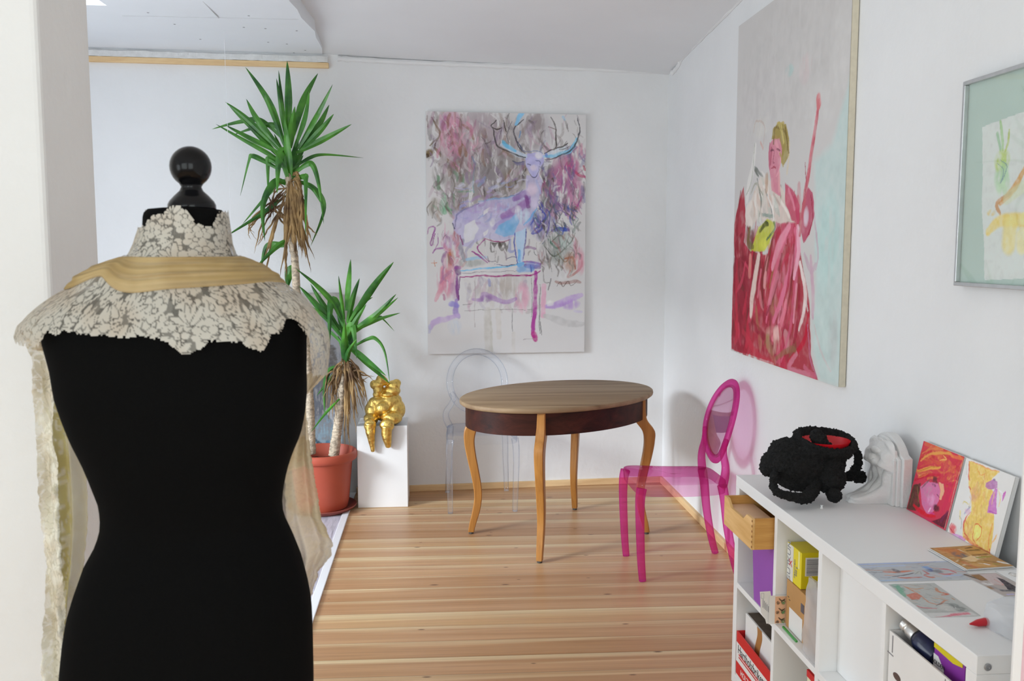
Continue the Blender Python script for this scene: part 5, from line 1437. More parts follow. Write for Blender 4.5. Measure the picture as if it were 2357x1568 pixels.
gold = obj('gold_figure', mb, mat('gold_leaf', (.80, .56, .16, 1), .36, 1.0, var=.2, vscale=60, bump=.5, bscale=55), smooth='all', loc=(-.34, 5.6, .508))
rm = gold.modifiers.new('remesh', 'REMESH'); rm.mode = 'VOXEL'; rm.voxel_size = .0036; rm.use_smooth_shade = True
sm = gold.modifiers.new('smooth', 'SMOOTH'); sm.iterations = 4; sm.factor = .5
tx = bpy.data.textures.new('crumple', 'VORONOI'); tx.noise_scale = .05
dp = gold.modifiers.new('crumple', 'DISPLACE'); dp.texture = tx; dp.strength = .0045; dp.mid_level = .5
tag(gold, 'shiny crumpled gold seated figure with dangling pointed legs on the white plinth', 'figurine')

# ------------------------------------------------------------------ oval table
TX, TY, TA, TB, TR, TZ = .667, 4.925, .608, .425, math.radians(36), .79
tb = thing('oval_table', 'oval wooden table with curved legs, dark apron and worn brown top', 'table', (TX, TY, 0))
def el(a, b, n, z):
    return [(TX + a * math.cos(2 * PI * i / n) * math.cos(TR) - b * math.sin(2 * PI * i / n) * math.sin(TR),
             TY + a * math.cos(2 * PI * i / n) * math.sin(TR) + b * math.sin(2 * PI * i / n) * math.cos(TR), z) for i in range(n)]
m_top = wood('table_top_wood', rgb(116, 90, 64), rgb(168, 142, 110), 'x', 5, .6, ring=5, dist=5)
m_hon = wood('honey_wood', rgb(138, 86, 36), rgb(184, 128, 62), 'z', 10, .42, ring=10)
m_mah = wood('dark_mahogany', rgb(34, 15, 11), rgb(72, 34, 24), 'x', 14, .5, ring=12, spec=.2)
n = 120
prof = [(-.006, TZ - .026), (0, TZ - .021), (.002, TZ - .012), (0, TZ - .003), (-.004, TZ)]
obj('tabletop', MB().rings([el(TA + d, TB + d, n, z) for d, z in prof]), m_top, tb, smooth=50)
rg = [el(TA - .03, TB - .03, n, TZ - .026), el(TA - .03, TB - .03, n, TZ - .142), el(TA - .05, TB - .05, n, TZ - .142), el(TA - .05, TB - .05, n, TZ - .026)]
obj('apron', MB().rings(rg, loop=True), m_mah, tb, smooth=50)
FEET = [(.507, 4.445), (.181, 4.945), (1.150, 4.862), (.825, 5.362)]
for fx, fy in FEET:
    d = Vector((fx - TX, fy - TY, 0)); R_ = d.length; d.normalize(); sd = Vector((-d.y, d.x, 0))
    # where the apron meets this direction
    ca, sa = d.x * math.cos(TR) + d.y * math.sin(TR), -d.x * math.sin(TR) + d.y * math.cos(TR)
    Ra = 1 / math.sqrt((ca / (TA - .03)) ** 2 + (sa / (TB - .03)) ** 2) + .004
    prof = [(TZ - .027, Ra - R_ - .024, .026, .023), (TZ - .10, Ra - R_ - .024, .028, .0235), (TZ - .150, Ra - R_ - .018, .034, .0245), (.585, .004, .034, .0245), (.53, .010, .029, .024), (.46, .002, .0265, .0225), (.36, -.018, .024, .021), (.27, -.034, .0225, .020), (.20, -.037, .021, .0185), (.13, -.026, .021, .0175), (.07, -.010, .019, .0165), (.03, -.001, .017, .0155), (.012, .002, .017, .015)]
    pf = spline([(z, o_, 0) for z, o_, _, _ in prof], 4)
    ws = np.linspace(0, len(prof) - 1, len(pf))
    w1 = np.interp(ws, range(len(prof)), [p[2] for p in prof]); w2 = np.interp(ws, range(len(prof)), [p[3] for p in prof])
    rings = []
    for i, p in enumerate(pf):
        c = Vector((fx, fy, p.x)) + d * p.y
        rings.append([c + d * (a * w1[i]) + sd * (b * w2[i]) for a, b in ((1, -.82), (1, .82), (.82, 1), (-.82, 1), (-1, .82), (-1, -.82), (-.82, -1), (.82, -1))])
    lg = obj('leg', MB().rings(rings), m_hon, tb, smooth=35)
    obj('foot_pad', MB().lathe([(.013, .0005), (.014, .006), (.013, .013)], (fx + d.x * .002, fy + d.y * .002), 16), mat('dark_pad', (.06, .055, .05, 1), .6), lg)

# ------------------------------------------------------------------ see-through oval-back chairs
def ghost_chair(name, label, cx, cy_, rot, hw, mats, lean=.0):
    t = thing(name, label, 'chair', (cx, cy_, 0), None)
    cr_, sr = math.cos(rot), math.sin(rot)
    def W(x, y, z): return Vector((cx + x * cr_ - y * sr, cy_ + x * sr + y * cr_, z))
    thin, thick, panel = mats
    ZS = .465
    # seat pan: dished top, rolled edges, short skirt
    def seat_half(v):           # half width at depth v (0 front .. 1 back)
        return hw + .028 - .030 * v
    def outline(k, z_off, n=72):
        pts = []
        for i in range(n):
            a = 2 * PI * i / n; c_, s_ = math.cos(a), math.sin(a); e = 6
            q = (abs(c_) ** e + abs(s_) ** e) ** (-1 / e)
            v = .5 + .5 * s_ * q; y = -.255 + .455 * v; x = seat_half(v) * c_ * q
            x *= k; y = -.0275 + (y + .0275) * k
            zz = ZS + .004 - .008 * math.sin(PI * min(1, max(0, v))) * (.4 + .6 * (1 - (x / .21) ** 2)) + .008 * (1 - v) ** 2
            pts.append(W(x, y, zz + z_off(v, x)))
        return pts
    skirt = lambda v, x: -.058 + .022 * math.sin(PI * min(1, max(0, (v - .08) / .84))) ** .5 * 0
    rings = [outline(.985, skirt), outline(1.0, lambda v, x: -.012), outline(.995, lambda v, x: -.003), outline(.97, lambda v, x: 0), outline(.6, lambda v, x: 0), outline(.2, lambda v, x: 0)]
    mb = MB(); mb.rings(rings, cap=False); n_ = len(mb.v); mb.f.append(tuple(range(n_ - 72, n_)))
    obj('seat', mb, thin, t, smooth=60)
    # front legs: rounded square, gently curved
    for s_ in (-1, 1):
        p = spline([W(s_ * (hw - .002), -.232, .452), W(s_ * (hw + .004), -.240, .40), W(s_ * (hw + .006), -.240, .30), W(s_ * (hw + .002), -.232, .12), W(s_ * hw, -.222, .002)], 6)
        r_ = list(np.linspace(.024, .0165, len(p)))
        obj('leg', MB().tube(p, [(a, a * .92) for a in r_], 16, sq=3.2, ref=W(0, 1, 0) - W(0, 0, 0)), thick, t, smooth=60)
        p = spline([W(s_ * (hw - .022), .165, .452), W(s_ * (hw - .018), .178, .38), W(s_ * (hw - .014), .195, .24), W(s_ * (hw - .006), .225, .09), W(s_ * (hw - .002), .250, .002)], 6)
        r_ = list(np.linspace(.023, .0165, len(p)))
        obj('leg', MB().tube(p, [(a, a * .92) for a in r_], 16, sq=3.2, ref=W(0, 1, 0) - W(0, 0, 0)), thick, t, smooth=60)
    # oval back
    ZC, RZ, RX = .734, .186, .176
    def back_y(z): return .170 + .095 * max(0, (z - .60) / .33) ** 1.6
    ring = []
    for i in range(72):
        a = 2 * PI * i / 72; z = ZC + RZ * math.sin(a); ring.append(W(RX * math.cos(a), back_y(z), z))
    bf = MB().tube(ring, [(.012, .022)] * 72, 10, loop=True, cap=False, sq=2.5, ref=W(0, 1, 0) - W(0, 0, 0))
    for s_ in (-1, 1):
        p = spline([W(s_ * (hw - .016), .166, .455), W(s_ * (hw + .006), .168, .505), W(s_ * (hw + .004), .170, .55), W(s_ * (hw - .028), back_y(.60), .60), W(s_ * .152, back_y(.640), .640), W(s_ * .166, back_y(.672), .672)], 6)
        bf.tube(p, [(a, a * 1.1) for a in np.linspace(.021, .012, len(p))], 12, sq=2.6, ref=W(0, 1, 0) - W(0, 0, 0))
    obj('back_frame', bf, thick, t, smooth=60)
    mb = MB()
    for off, fl in ((-.003, 1), (.003, -1)):
        n0 = []
        mb.grid(lambda u, v: W(RX * .965 * v * math.cos(2 * PI * u), back_y(ZC + RZ * .965 * v * math.sin(2 * PI * u)) + off + .010 * (1 - v * v), ZC + RZ * .965 * v * math.sin(2 * PI * u)), 64, 8)
    obj('backrest', mb, panel, t, smooth=60)
    return t
pk_thin = clearmat('pink_plastic_sheet', (.945, .62, .83, 1), (.72, .14, .46, 1), .03, blend=.35, haze=.08, hcol=(.75, .07, .40, 1))
pk_thick = clearmat('pink_plastic_solid', (.95, .44, .73, 1), (.74, .13, .45, 1), .03, blend=.25, haze=.20, hcol=(.72, .05, .36, 1))
pk_panel = clearmat('pink_plastic_back', (.96, .77, .89, 1), (.80, .35, .62, 1), .035, blend=.3)
cl_thin = clearmat('clear_plastic_sheet', (.985, .988, .992, 1), (.72, .78, .90, 1), .03, blend=.28, haze=.025, hcol=(.8, .84, .9, 1))
cl_thick = clearmat('clear_plastic_solid', (.982, .985, .993, 1), (.74, .80, .91, 1), .04, blend=.28, haze=.05, hcol=(.8, .84, .9, 1))
cl_panel = clearmat('clear_plastic_back', (.99, .992, .995, 1), (.86, .89, .94, 1), .02, blend=.25)
ghost_chair('oval_back_chair', 'pink see-through plastic chair with oval back by the right-hand wall', 1.187, 4.328, -PI / 2 + .01, .181, (pk_thin, pk_thick, pk_panel))
ghost_chair('oval_back_chair', 'colourless clear plastic chair with oval back behind the table under the stag painting', .258, 5.575, .03, .195, (cl_thin, cl_thick, cl_panel))

# ------------------------------------------------------------------ paintings on the walls
m_cedge = mat('canvas_side', rgb(216, 208, 188), .85, var=.05, vscale=40)
m_cwhite = mat('white_canvas_side', (.74, .74, .73, 1), .85)
def yw(x): return yb(x) - .004
x0, x1, z0, z1 = -.062, .966, .905, 2.44
st = thing('stag_painting', 'watercolour-like canvas of a blue and mauve stag standing on a chair', 'painting', (.45, yw(.45), z0))
st_off = .026
mb = MB(); mb.rings([[(x, yw(x), z0), (x, yw(x) - st_off, z0), (x, yw(x) - st_off, z1), (x, yw(x), z1)] for x in (x0, x1)])
obj('stretcher', mb, m_cwhite, st, bevel=.003)
picture('painted_face', paint(300, 450, 1.5, (205, 203, 203), STAG, 3, .010, .42, 1.16, 4), (x0, yw(x0) - st_off, z1), (x1 - x0, .06 * (x1 - x0), 0), (0, 0, z0 - z1), (0, -.0012, 0), st)
rp_ = thing('figure_picture', 'tall canvas of a seated figure in crimson robes holding a red staff', 'painting', (XR, 3.87, 1.065))
obj('stretcher', MB().box(1.4885, XR - .002, 3.245, 4.492, 1.065, 2.667), m_cedge, rp_, bevel=.003)
picture('painted_face', paint(240, 310, 1.284, (198, 195, 193), REDFIG, 8, .008, .4, 1.12, 3), (1.4885, 4.492, 2.667), (0, -1.247, 0), (0, 0, -1.602), (-.0012, 0, 0), rp_)
# framed watercolour
fp = thing('framed_watercolour', 'thin silver frame with grey-green mat around a yellow and green watercolour', 'picture', (XR, 2.28, 1.48))
y0, y1, z0, z1 = 2.05, 2.518, 1.472, 2.047
m_silver = mat('brushed_silver', (.62, .63, .64, 1), .35, .8, var=.05, vscale=30)
mb = MB(); w = .011
for a in ((y0, y1, z0, z0 + w), (y0, y1, z1 - w, z1), (y0, y0 + w, z0 + w, z1 - w), (y1 - w, y1, z0 + w, z1 - w)):
    mb.box(1.486, XR - .002, *a)
obj('frame', mb, m_silver, fp, bevel=.0015)
obj('backing', MB().box(1.500, XR - .004, y0 + w, y1 - w, z0 + w, z1 - w), m_cwhite, fp)
picture('painted_sheet', paint(150, 190, 1.236, (176, 192, 184), WATERCOL, 4, .006, .35, 1.22, 2), (1.499, y1 - w, z1 - w), (0, -(y1 - y0 - 2 * w), 0), (0, 0, -(z1 - z0 - 2 * w)), (0, 0, 0), fp)
obj('glass', MB().add([(1.492, y0 + w, z0 + w), (1.492, y1 - w, z0 + w), (1.492, y1 - w, z1 - w), (1.492, y0 + w, z1 - w)], [(0, 1, 2, 3)]), clearmat('picture_glass', (.97, .985, .98, 1), (.9, .93, .92, 1), .012), fp)

# ------------------------------------------------------------------ white shelf unit
SX0, SX1, SY0, SY1, SZ = 1.066, 1.462, 1.659, 3.128, .77
su = thing('shelf_unit', 'white cube shelf unit standing lengthwise along the right-hand wall', 'shelf', (1.26, 2.39, 0))
obj('top_panel', MB().box(SX0, SX1, SY0, SY1, SZ - .04, SZ), m_white, su, bevel=.0015)
obj('bottom_panel', MB().box(SX0, SX1, SY0 + .036, SY1 - .036, .0005, .04), m_white, su, bevel=.0015)
obj('side_panel', MB().box(SX0, SX1, SY0, SY0 + .036, .0005, SZ - .0402), m_white, su, bevel=.0015)
obj('side_panel', MB().box(SX0, SX1, SY1 - .036, SY1, .0005, SZ - .0402), m_white, su, bevel=.0015)
DV = [(2.028, 2.046), (2.393, 2.416), (2.730, 2.752)]
for a, b in DV: obj('divider', MB().box(SX0 + .001, SX1, a, b, .0402, SZ - .0402), m_white, su, bevel=.001)
cells = [(SY0 + .036, 2.028), (2.046, 2.393), (2.416, 2.730), (2.752, SY1 - .036)]     # nearest first
for a, b in cells: obj('shelf_board', MB().box(SX0 + .001, SX1, a, b, .365, .385), m_white, su, bevel=.001)
m_steel = mat('zinc', (.45, .45, .46, 1), .3, 1.0)
sc_ = MB().rings([[(1.089 + r_ * math.cos(2 * PI * j / 20), SY0 - d, .746 + r_ * math.sin(2 * PI * j / 20)) for j in range(20)] for r_, d in ((.0075, -.001), (.0075, .002), (.0062, .0028), (.0036, .0028), (.0034, .001))])
obj('screw', sc_, m_steel, su, smooth=40)
obj('insert_door', MB().box(SX0 + .055, SX1 - .02, 2.0462, 2.3928, .3855, .695).box(SX0 + .048, SX0 + .056, 2.05, 2.389, .700, .727), m_white, su, bevel=.002)

# --- wooden box sticking out of the far upper cell
XZ = .617
wb = thing('wooden_box', 'open pine box with a notched front sticking out of the top far shelf cell', 'box', (1.2, 2.9, XZ))
m_pine = wood('pine_box', rgb(206, 158, 92), rgb(234, 192, 132), 'y', 14, .5, ring=9)
m_pine2 = wood('pine_box_side', rgb(186, 130, 62), rgb(216, 166, 96), 'x', 16, .5, ring=12)
bx0, bx1, by0, by1, bz1 = .998, 1.40, 2.764, 3.046, .719
# front board with a trapezoid notch
pr = [(by0, XZ), (by1, XZ), (by1, bz1), (by1 - .035, bz1), (by1 - .070, bz1 - .024), (by0 + .085, bz1 - .024), (by0 + .052, bz1), (by0, bz1)]
n_ = len(pr); mb = MB(); mb.add([(bx0, a, b) for a, b in pr] + [(bx0 + .009, a, b) for a, b in pr], [tuple(range(n_ - 1, -1, -1)), tuple(range(n_, 2 * n_))] + [(i, (i + 1) % n_, (i + 1) % n_ + n_, i + n_) for i in range(n_)])
obj('front_board', mb, m_pine, wb)
obj('side_board', MB().box(bx0 + .0092, bx1, by0, by0 + .009, XZ, bz1), m_pine2, wb)
obj('side_board', MB().box(bx0 + .0092, bx1, by1 - .009, by1, XZ, bz1), m_pine2, wb)
obj('back_board', MB().box(bx1 - .009, bx1, by0 + .0092, by1 - .0092, XZ, bz1), m_pine, wb)
obj('base_board', MB().box(bx0 + .0092, bx1 - .0092, by0 + .0092, by1 - .0092, XZ, XZ + .008), m_pine2, wb)
obj('inner_lid', MB().box(bx0 + .012, bx0 + .10, by0 + .012, by1 - .012, bz1 - .035, bz1 - .029), mat('bare_ply', rgb(226, 184, 148), .7, var=.05), wb)
mb = MB()
for k in range(6): mb.box(bx0 - .0006, bx0 + .0012, by0 - .0006, by0 + .004, XZ + .006 + k * .017, XZ + .013 + k * .017)
obj('finger_joint', mb, mat('end_grain', rgb(150, 98, 46), .7), wb)
# --- purple box below it
pb = MB(); pr = [(2.766, .3855), (2.930, .3855), (2.962, XZ - .0004), (2.757, XZ - .0004)]
pb.rings([[(x, a, b) for a, b in pr] for x in (1.070, 1.41)])
tag(obj('storage_box', pb, mat('purple_card', rgb(146, 78, 172), .6, var=.04, vscale=5), bevel=.002, loc=(1.24, 2.86, .3855)), 'violet cardboard box under the pine box in the far shelf cell', 'box')
# --- briquette carton, lower far cell
hb = thing('briquette_carton', 'red and white printed carton lettered for wood briquettes on the lowest far shelf', 'box', (1.2, 2.92, .0402))
m_red = mat('print_red', rgb(206, 30, 34), .5); m_cw = mat('print_white', rgb(228, 226, 224), .6, var=.02)
ha, hbk = 2.757, 3.088
mb = MB().box(1.069, 1.073, ha, hbk, .0405, .207).box(1.0732, 1.42, ha, ha + .004, .0405, .207).box(1.0732, 1.42, hbk - .004, hbk, .0405, .207).box(1.416, 1.42, ha + .0041, hbk - .0041, .0405, .207).box(1.0732, 1.4159, ha + .0041, hbk - .0041, .0405, .044)
obj('carton_body', mb, m_red, hb)
obj('white_panel', MB().box(1.0680, 1.0689, ha + .018, hbk - .002, .0405, .168), m_cw, hb)
mb = MB()
for k, (z, l) in enumerate(((.128, .20), (.118, .24))): mb.box(1.0674, 1.0679, hbk - .03 - l, hbk - .03, z, z + .005)
mb.box(1.0674, 1.0679, ha + .02, hbk - .004, .052, .098)
obj('red_print', mb, m_red, hb)
def text(s, size, p, right, up, m, parent, name='lettering', depth=.0003):
    cu = bpy.data.curves.new(name, 'FONT'); cu.body = s; cu.size = size; cu.extrude = depth; cu.align_x = 'CENTER'; cu.align_y = 'CENTER'
    from mathutils import Matrix
    r_, u_ = Vector(right).normalized(), Vector(up).normalized(); f_ = r_.cross(u_)
    tmp = bpy.data.objects.new('tmp', cu); COL.objects.link(tmp)
    ev = tmp.evaluated_get(bpy.context.evaluated_depsgraph_get()).to_mesh()
    k_ = MB(); k_.add([Vector(p) + r_ * v.co.x + u_ * v.co.y + f_ * v.co.z for v in ev.vertices], [tuple(q.vertices) for q in ev.polygons])
    bpy.data.objects.remove(tmp)
    return obj(name, k_, m, parent)
m_ink = mat('black_ink', (.03, .03, .035, 1), .6); m_grey = mat('grey_ink', (.25, .25, .27, 1), .6)
m_wp = mat('white_print', rgb(236, 234, 232), .6)
text('Hartholzbriketts', .043, (1.0676, 2.925, .147), (0, -1, 0), (0, 0, 1), m_ink, hb)
text('HOLZBRIKETTS', .030, (1.0670, 2.93, .074), (0, -1, 0), (0, 0, 1), m_wp, hb)
# carton standing inside it
cb = thing('taped_carton', 'white carton with a brown tape band standing inside the red briquette carton', 'box', (1.23, 2.92, .0445))
obj('carton_body', MB().box(1.094, 1.38, 2.772, 3.072, .0445, .279), m_cw, cb, bevel=.002)
obj('dark_top', MB().box(1.100, 1.376, 2.778, 3.066, .2792, .2805).box(1.30, 1.372, 2.80, 3.05, .2806, .292), mat('dark_flap', rgb(92, 80, 68), .8, var=.3, vscale=25), cb)
tp = []
for i in range(19):
    a = PI * i / 18 
tpb = MB(); tpr = [(2.93, .279), (2.925, .25), (2.945, .20), (2.955, .14), (2.955, .05)]
sp = spline([(1.0936, a, b) for a, b in tpr], 5)
tpb.rings([[(1.0930, p.y - .022, p.z), (1.0930, p.y + .022, p.z), (1.0939, p.y + .022, p.z), (1.0939, p.y - .022, p.z)] for p in sp])
obj('tape_band', tpb, mat('brown_tape', rgb(170, 118, 66), .4), cb)
# --- second cell from the far end
kb = thing('cardboard_box', 'brown cardboard box with a white address label on the middle shelf', 'box', (1.2, 2.6, .3855))
m_kraft = mat('kraft_card', rgb(184, 138, 84), .75, var=.06, vscale=10)
obj('box_body', MB().box(1.097, 1.36, 2.445, 2.712, .3855, .5395), m_kraft, kb, bevel=.002)
obj('label', MB().box(1.0962, 1.0969, 2.582, 2.684, .388, .457), m_cw, kb)
mb = MB().box(1.0963, 1.0969, 2.69, 2.70, .485, .487).box(1.0963, 1.0969, 2.68, 2.69, .478, .480)
obj('ink_mark', mb, m_ink, kb)
obj('dark_patch', MB().box(1.0960, 1.0968, 2.572, 2.596, .478, .505), mat('dark_print', rgb(90, 84, 92), .5, var=.3, vscale=60), kb)
yb_ = thing('yellow_packet', 'yellow carton with a barcode and white lettered side lying on the cardboard box', 'box', (1.2, 2.67, .5398))
m_yel = mat('print_yellow', rgb(226, 208, 24), .4); m_pale = mat('pale_yellow', rgb(228, 222, 140), .5)
obj('box_body', MB().box(1.100, 1.30, 2.612, 2.722, .5405, .655), m_yel, yb_, bevel=.002)
obj('white_panel', MB().box(1.0992, 1.0999, 2.672, 2.721, .541, .654), mat('print_offwhite', rgb(216, 214, 206), .5), yb_)
obj('pale_stripe', MB().box(1.0992, 1.0999, 2.622, 2.634, .60, .654), m_pale, yb_)
text('GUT', .034, (1.0988, 2.704, .564), (0, 0, 1), (0, 1, 0), m_grey, yb_)
text('KUN', .034, (1.0988, 2.704, .630), (0, 0, 1), (0, 1, 0), m_grey, yb_)
text('X', .032, (1.0987, 2.690, .597), (0, 0, 1), (0, 1, 0), m_red, yb_)
text('naturrein', .016, (1.0988, 2.660, .59), (0, 0, 1), (0, 1, 0), m_grey, yb_)
text('500 g', .014, (1.0988, 2.645, .585), (0, 0, 1), (0, 1, 0), m_grey, yb_)
obj('barcode_panel', MB().box(1.113, 1.160, 2.6112, 2.6119, .582, .640), m_wp, yb_)
mb = MB(); r = random.Random(2); z = .5845
while z < .637:
    w = r.choice((.0008, .0012, .0018)); mb.box(1.117, 1.156, 2.6106, 2.6111, z, z + w); z += w + r.choice((.0008, .0014))
obj('barcode', mb, m_grey, yb_)
# clear bag slumped beside them
mb = MB()
def bag(u, v):
    a = 2 * PI * u; rr = 1 + .14 * noise.noise(Vector((math.cos(a) * 2, math.sin(a) * 2, v * 5)))
    z = .3865 + .235 * v; k = (1 - .55 * max(0, v - .6) / .4) * (.9 + .1 * math.sin(v * 9))
    return (1.083 + .010 * rr * k * math.cos(a) + .002 * math.sin(v * 23 + a * 3), 2.482 + .060 * rr * k * math.sin(a), z)
mb.grid(bag, 40, 26)
m_bag = lacemat('cling_film', rgb(232, 232, 235), .40, rgb(214, 216, 220))
tag(obj('plastic_bag', mb, m_bag, smooth=True, loc=(1.083, 2.48, .3865)), 'crumpled clear plastic bag tucked beside the brown cardboard box', 'bag')
tag(obj('green_stick', MB().box(1.0795, 1.0855, 2.585, 2.695, .3855, .3905), mat('green_lacquer', rgb(58, 148, 62), .4), loc=(1.082, 2.64, .3855)), 'thin green stick lying on the shelf edge before the cardboard box', 'stick')
fl1 = thing('folded_leaflet', 'white printed leaflet jutting out of the shelf beside the violet box', 'leaflet', (1.045, 2.7265, .3855))
mb = MB(); pf_ = [(1.016, .492), (1.050, .493), (1.066, .42), (1.135, .42), (1.135, .386), (1.040, .386), (1.036, .400), (1.021, .425)]; mb.rings([[(a, y, b) for a, b in pf_] for y in (2.7278, 2.7270)])
obj('paper', mb, m_cw, fl1)
mb = MB()
for k in range(5): mb.box(1.026 + k * .0045, 1.0278 + k * .0045, 2.7262, 2.7267, .440 - k * .004, .468 - k * .006)
for a in ((1.020, 1.0205, .470, .487), (1.029, 1.0295, .470, .487), (1.020, 1.0295, .470, .4705), (1.020, 1.0295, .4865, .487)): mb.box(a[0], a[1], 2.7262, 2.7267, a[2], a[3])
obj('fine_print', mb, m_grey, fl1)
fl2 = thing('picture_leaflet', 'leaflet with three green and black plant pictures jutting from the middle shelf', 'leaflet', (1.085, 2.724, .3855))
obj('paper', MB().box(1.046, 1.1025, 2.7225, 2.7232, .3857, .4795), m_cw, fl2)
g = []
for k in range(3):
    b = .1 + k * .87
    g += [('b', [(.5, b + .38)], [(.6, .33)], (221, 168, 131), .9), ('b', [(.25, b + .48)], [(.16, .16)], (30, 26, 24), 1), ('b', [(.72, b + .42)], [(.2, .24)], (30, 90, 56), 1), ('s', [(.35, b + .1), (.6, b + .3), (.85, b + .15)], .12, (42, 42, 34), .9), ('b', [(.75, b + .5)], [(.1, .12)], (58, 154, 90), .9)]
picture('printed_panel', paint(30, 70, 2.45, (216, 176, 144), g, 6, .02, .2, 1.1), (1.065, 2.7225, .4765), (.037, 0, 0), (0, 0, -.0885), (0, -.0006, 0), fl2)
# lower second cell: small red and cream pack
rpk = thing('snack_packet', 'red and cream packet low in the second shelf cell from the far end', 'box', (1.16, 2.56, .0402))
obj('box_body', MB().box(1.125, 1.30, 2.46, 2.60, .0405, .290), mat('cream_card', rgb(226, 220, 190), .6), rpk, bevel=.002)
obj('red_flap', MB().box(1.124, 1.24, 2.52, 2.601, .270, .2915), m_red, rpk)
# nearest cell: white file box with things in it
fb_ = thing('file_box', 'white cardboard storage box with slots and an oval hand hole in nearest cell', 'box', (1.24, 1.86, .3855))
fa, fc = 1.712, 2.018
mb = MB().box(1.074, 1.078, fa, fc, .386, .668).box(1.078, 1.40, fa, fa + .004, .386, .668).box(1.078, 1.40, fc - .004, fc, .386, .668).box(1.396, 1.40, fa + .0041, fc - .0041, .386, .668).box(1.0781, 1.3959, fa + .0041, fc - .0041, .386, .39)
obj('box_body', mb, m_cw, fb_)
m_slot = mat('slot_grey', (.20, .19, .20, 1), .7)
obj('slot', MB().box(1.0732, 1.0739, 2.000, 2.0035, .62, .662), m_slot, fb_)
mb = MB()
mb.obox((1.0736, 2.010, .6135), (.0004, 0, 0), (0, .0135, .0004), (0, 0, .0012))
obj('slot', MB().box(1.0732, 1.0739, 1.776, 1.7785, .50, .664), m_slot, fb_)
obj('slot', mb, m_slot, fb_)
mb = MB(); mb.rings([[(x, 1.976 + .017 * math.cos(2 * PI * i / 24), .572 + .0085 * math.sin(2 * PI * i / 24)) for i in range(24)] for x in (1.0730, 1.0739)])
obj('hand_hole', mb, mat('hole_brown', (.10, .06, .05, 1), .9), fb_)
bo = thing('spray_bottle', 'dark blue bottle with a silver cap lying across the white file box', 'bottle', (1.18, 1.97, .62))
ax = Vector((.20, -.90, -.30)).normalized(); p0 = Vector((1.106, 1.980, .684))
def along(d): return p0 + ax * d
obj('bottle_body', MB().tube([along(d) for d in (.022, .028, .04, .055, .075, .095, .100)], [.012, .022, .027, .029, .029, .028, .02], 24), mat('navy_glass', rgb(38, 44, 74), .25, var=.35, vscale=30), bo, smooth=50)
obj('cap', MB().tube([along(d) for d in (-.026, -.022, -.010, -.008, -.004, .0, .022)], [.011, .0155, .0165, .015, .015, .0185, .019], 24), mat('silver_cap', (.62, .60, .57, 1), .3, .7, var=.2, vscale=40), bo, smooth=40)
tag(obj('black_cloth', MB().grid(lambda u, v: (1.085 + .17 * u, 1.882 + .125 * v, .560 + .022 * noise.noise(Vector((u * 5, v * 6, 1))) - .02 * abs(v - .5)), 26, 30), mat('black_fabric', (.012, .012, .015, 1), .8), smooth=True, loc=(1.17, 1.94, .55)), 'black cloth stuffed into the white file box beneath the blue bottle', 'cloth')
pp = thing('violet_packet', 'purple and yellow packet with white corner tucked in the white file box', 'packet', (1.17, 1.80, .60))
m_vio = mat('print_violet', rgb(140, 52, 160), .4)
obj('packet_body', MB().box(1.104, 1.24, 1.758, 1.876, .560, .7015), m_vio, pp, bevel=.0015)
def flat(pts, x): return MB().rings([[(x, a, b) for a, b in pts], [(x - .0006, a, b) for a, b in pts]])
obj('yellow_band', flat([(1.876, .7010), (1.876, .690), (1.800, .6860), (1.765, .693), (1.765, .7010)], 1.1035), m_yel, pp)
obj('white_corner', flat([(1.876, .676), (1.858, .676), (1.834, .655), (1.834, .625), (1.876, .625)], 1.1035), m_wp, pp)
text('GOLDEN', .013, (1.1026, 1.857, .6585), (0, -1, .02), (0, 0, 1), m_ink, pp)
mb = MB().box(1.12, 1.20, 1.7566, 1.7578, .690, .697)
obj('grey_bar', mb, m_grey, pp)
mb = MB()
for k in range(3): mb.box(1.115, 1.21, 1.7566, 1.7578, .668 + k * .006, .6705 + k * .006)
obj('fine_print', mb, mat('lilac_ink', rgb(190, 120, 200), .5), pp)

# ------------------------------------------------------------------ things on the shelf top
def settle(mb, voxel, smooth_it=3):
    """fuse overlapping lumps into one continuous skin and hand back its points and faces"""
    me = bpy.data.meshes.new('tmp'); me.from_pydata(mb.v, [], mb.f)
    o = bpy.data.objects.new('tmp', me); COL.objects.link(o)
    r_ = o.modifiers.new('r', 'REMESH'); r_.mode = 'VOXEL'; r_.voxel_size = voxel
    s_ = o.modifiers.new('s', 'SMOOTH'); s_.iterations = smooth_it
    dg = bpy.context.evaluated_depsgraph_get(); ev = o.evaluated_get(dg).to_mesh()
    vs = [tuple(v.co) for v in ev.vertices]; fs = [tuple(p.vertices) for p in ev.polygons]; ns = [tuple(v.normal) for v in ev.vertices]
    bpy.data.objects.remove(o); bpy.data.meshes.remove(me)
    return vs, fs, ns
def boucle(vs, ns, amp):
    out = []
    for v, n_ in zip(vs, ns):
        p = Vector(v)
        d = noise.noise(p * 120) * .6 + noise.noise(p * 260 + Vector((7, 1, 3))) * .6 + .35 * noise.noise(p * 480)
        out.append(tuple(p + Vector(n_) * (amp * d)))
    return out
BY = 2.80
def bp(x, y, dy=0.0):
    Y = BY + dy; s_ = Y / 2095
    return Vector(((x - 1753) * s_ + 1.018 * Y / 2.75, Y, 1.575 - (1.575 - .898) * Y / 2.75 - (y - 1070) * s_))
def be(mb, x, y, rx, ry, rY, dy=0.0):
    mb.ell(bp(x, y, dy), (rx * .00134, rY, ry * .00134), 22, 14)
bag_t = thing('woolly_bag', 'black woolly bag sculpture with red lining and loop handles on the shelf', 'bag', (1.2, BY, .77))
m_wool = mat('black_boucle', (.015, .015, .0155, 1), .85, var=.4, vscale=120, bump=.9, bscale=420, spec=.3)
mb = MB()
